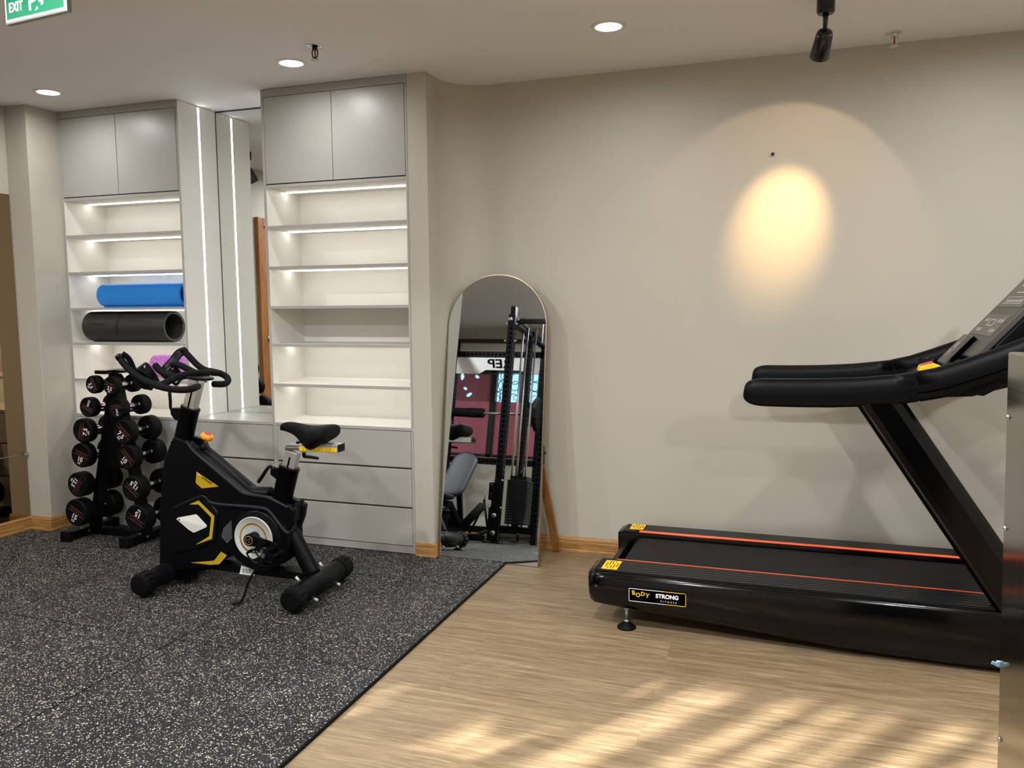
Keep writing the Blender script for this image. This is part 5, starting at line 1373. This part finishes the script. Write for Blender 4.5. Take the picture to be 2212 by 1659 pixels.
m = MB(); m.lathe([(.0, -.012), (.045, -.012), (.038, 0), (.045, .012), (.0, .012)], (FX - .035, FY + .09, .46), (1, 0, 0), 28); m.lathe([(.0, -.012), (.045, -.012), (.038, 0), (.045, .012), (.0, .012)], (FX - .035, FY + .09, .55), (1, 0, 0), 28); m.build('low_pulley', 'black_plastic', pr_)
m = MB(); m.box((FX - .05, FY + .038, .36), (FX + .055, FY + .055, .62)); m.box((FX - .055, FY + .04, .42), (FX - .05, FY + .14, .59)); m.box((FX - .02, FY + .04, .42), (FX - .015, FY + .14, .59)); m.build('trolley', 'black_steel', pr_, bevel=.002)
m = MB()
for x, z in ((FX - .065, .35), (FX + .055, .35), (FX + .05, .62), (FX - .04, .60)): m.lathe([(.0, .010), (.010, .009), (.013, 0)], (x, FY + .055, z), (0, 1, 0), 14)
m.build('trolley_bolt', 'bright_steel', pr_)
m = MB(); m.tube([(FX, .62, RH + .0), (FX + .06, .62, RH + .02), (FX + .10, -.1, RH - .08)], .003, 6); m.box((FX - .02, FY - .05, RH), (FX + .03, FY + .03, RH + .09)); m.build('top_cable', 'black_steel', pr_)
m = MB(); m.box((FX + .30, .52, 2.06), (FX + .31, .70, 2.26)); m.build('tower_plate', 'bright_steel', pr_)
# J-hooks
for x in (LXp + .01, FX + .30):
    m = MB(); pts = [(x + .03, 1.36), (x + .06, 1.36), (x + .06, 1.30), (x + .12, 1.30), (x + .155, 1.345), (x + .17, 1.335), (x + .135, 1.265), (x + .03, 1.255)]
    m.prism([(a, BY + .10, z) for a, z in pts], (0, .03, 0)); m.build('j_hook', 'bright_steel', pr_)

# smith bar resting in the rack
sb = empty('barbell', (-3.3, -.05, 1.40), label='barbell with thick black neck pad across the power rack in the mirror', cat='barbell')
m = MB(); m.cyl((-4.05, .05, 1.40), ((-2.617, 0.05, 1.46)[0] - .0335, .05, 1.40), .014, n=20); m.build('bar', 'chrome', sb)
m = MB(); m.tube([(-3.95, .05, 1.40), (-3.93, .05, 1.40), (-3.75, .05, 1.40), (-3.73, .05, 1.40), (-3.46, .05, 1.40), (-3.42, .05, 1.40), (-3.26, .05, 1.40), (-3.25, .05, 1.40)], [.040, .052, .054, .050, .052, .056, .054, .048], 24); m.build('neck_pad', 'black_foam', sb)
m = MB(); m.box((FX - .05, .02, 1.27), (FX + .05, .10, 1.53)); m.build('bar_carriage', 'black_plastic', sb, bevel=.006)
PX = (-2.617, 0.05, 1.46)[0]
wp = empty('weight_plate', (PX, .05, 1.20), label='round black weight plate on the barbell end in the mirror', cat='weight plate')
m = MB(); n = 12; m.lathe([(.03, -.03), (.10, -.03), (.17, -.032), (.195, -.02), (.195, .02), (.17, .032), (.10, .03), (.03, .03)], (PX, .05, 1.40), (1, 0, 0), 12, smooth=False); m.build('plate_disc', 'black_rubber', wp, bevel=.006)

# adjustable bench
bn = empty('weight_bench', (-3.15, 1.3, 0), label='black adjustable bench with raised backrest, reflected in the arched mirror', cat='bench')
M0_ = Vector((-2.945, 1.15, 0.848)); M1_ = Vector((-3.011, 1.45, 0.427))
_ = 0
def padloft(p, q, w0, w1, th, nx=(1, 0, 0)):
    p = Vector(p); q = Vector(q); t = (q - p).normalized(); s = Vector(nx); s = (s - t * s.dot(t)).normalized(); nrm = t.cross(s); rings = []; L = (q - p).length
    for i in range(17):
        u = i / 16; d = u * L; w = (w0 + (w1 - w0) * u) / 2
        e = min(d, L - d); rr = .10
        if e < rr: w *= math.sqrt(max(.02, 1 - (1 - e / rr) ** 2))
        c = p + t * d
        rings.append([c + s * (w * math.copysign(abs(math.cos(a)) ** .6, math.cos(a))) + nrm * (th / 2 * math.copysign(abs(math.sin(a)) ** .6, math.sin(a))) for a in [2 * PI * k / 20 for k in range(20)]])
    return MB().loft(rings)
padloft(M0_, M1_ - Vector((0, 0, .02)), .26, .27, .05).build('backrest', 'bench_pad', bn)
padloft(M1_ + Vector((0, .03, -.03)), M1_ + Vector((-.02, .38, -.0)), .27, .22, .05).build('seat', 'bench_pad', bn)
m = MB(); c = M1_
m.bar((c.x, c.y - .45, .09), (c.x, c.y + .38, .09), .07, .07); m.bar((c.x, c.y + .05, .09), (c.x, c.y, c.z - .06), .07, .06); m.bar((c.x, c.y - .05, c.z - .08), (c.x, c.y - .45, .10), .06, .06); m.bar((c.x - .24, c.y - .45, .045), (c.x + .24, c.y - .45, .045), .06, .06); m.bar((c.x - .22, c.y + .36, .045), (c.x + .22, c.y + .36, .045), .06, .06)
m.bar((c.x, c.y - .42, .12), tuple((M0_ * .45 + M1_ * .55) - Vector((0, .04, .03))), .05, .05)
m.build('frame', 'black_steel', bn, bevel=.004)
for sx in (-1, 1):
    m = MB(); m.cyl((c.x + sx * .05, c.y - .30, .13), (c.x + sx * .24, c.y - .34, .36), .042, n=20); m.build('roller', 'black_foam', bn)

# strap handle hanging from the low pulley
sh_ = empty('cable_handle', (FX - .10, FY + .13, .05), label='black strap handle hanging from the low pulley in the mirror', cat='cable handle')
m = MB(); m.tube([(FX - .09, FY + .13, .50), (FX - .095, FY + .13, .40)], .006, 8); m.lathe([(.012, -.002), (.017, 0), (.012, .002)], (FX - .095, FY + .13, .41), (0, 1, 0), 16); m.build('carabiner', 'chrome', sh_)
m = MB(); m.tube([(FX - .095, FY + .13, .40), (FX - .15, FY + .13, .24), (FX - .22, FY + .14, .08)], .012, 8, flat=.3, up=(0, 1, 0)); m.tube([(FX - .095, FY + .13, .40), (FX - .06, FY + .13, .24), (FX - .03, FY + .14, .13)], .012, 8, flat=.3, up=(0, 1, 0)); m.tube([(FX - .25, FY + .15, .05), (FX - .12, FY + .15, .07), (FX - .03, FY + .15, .12)], .020, 12); m.build('strap', 'black_rubber', sh_)

bpy.context.view_layer.update()
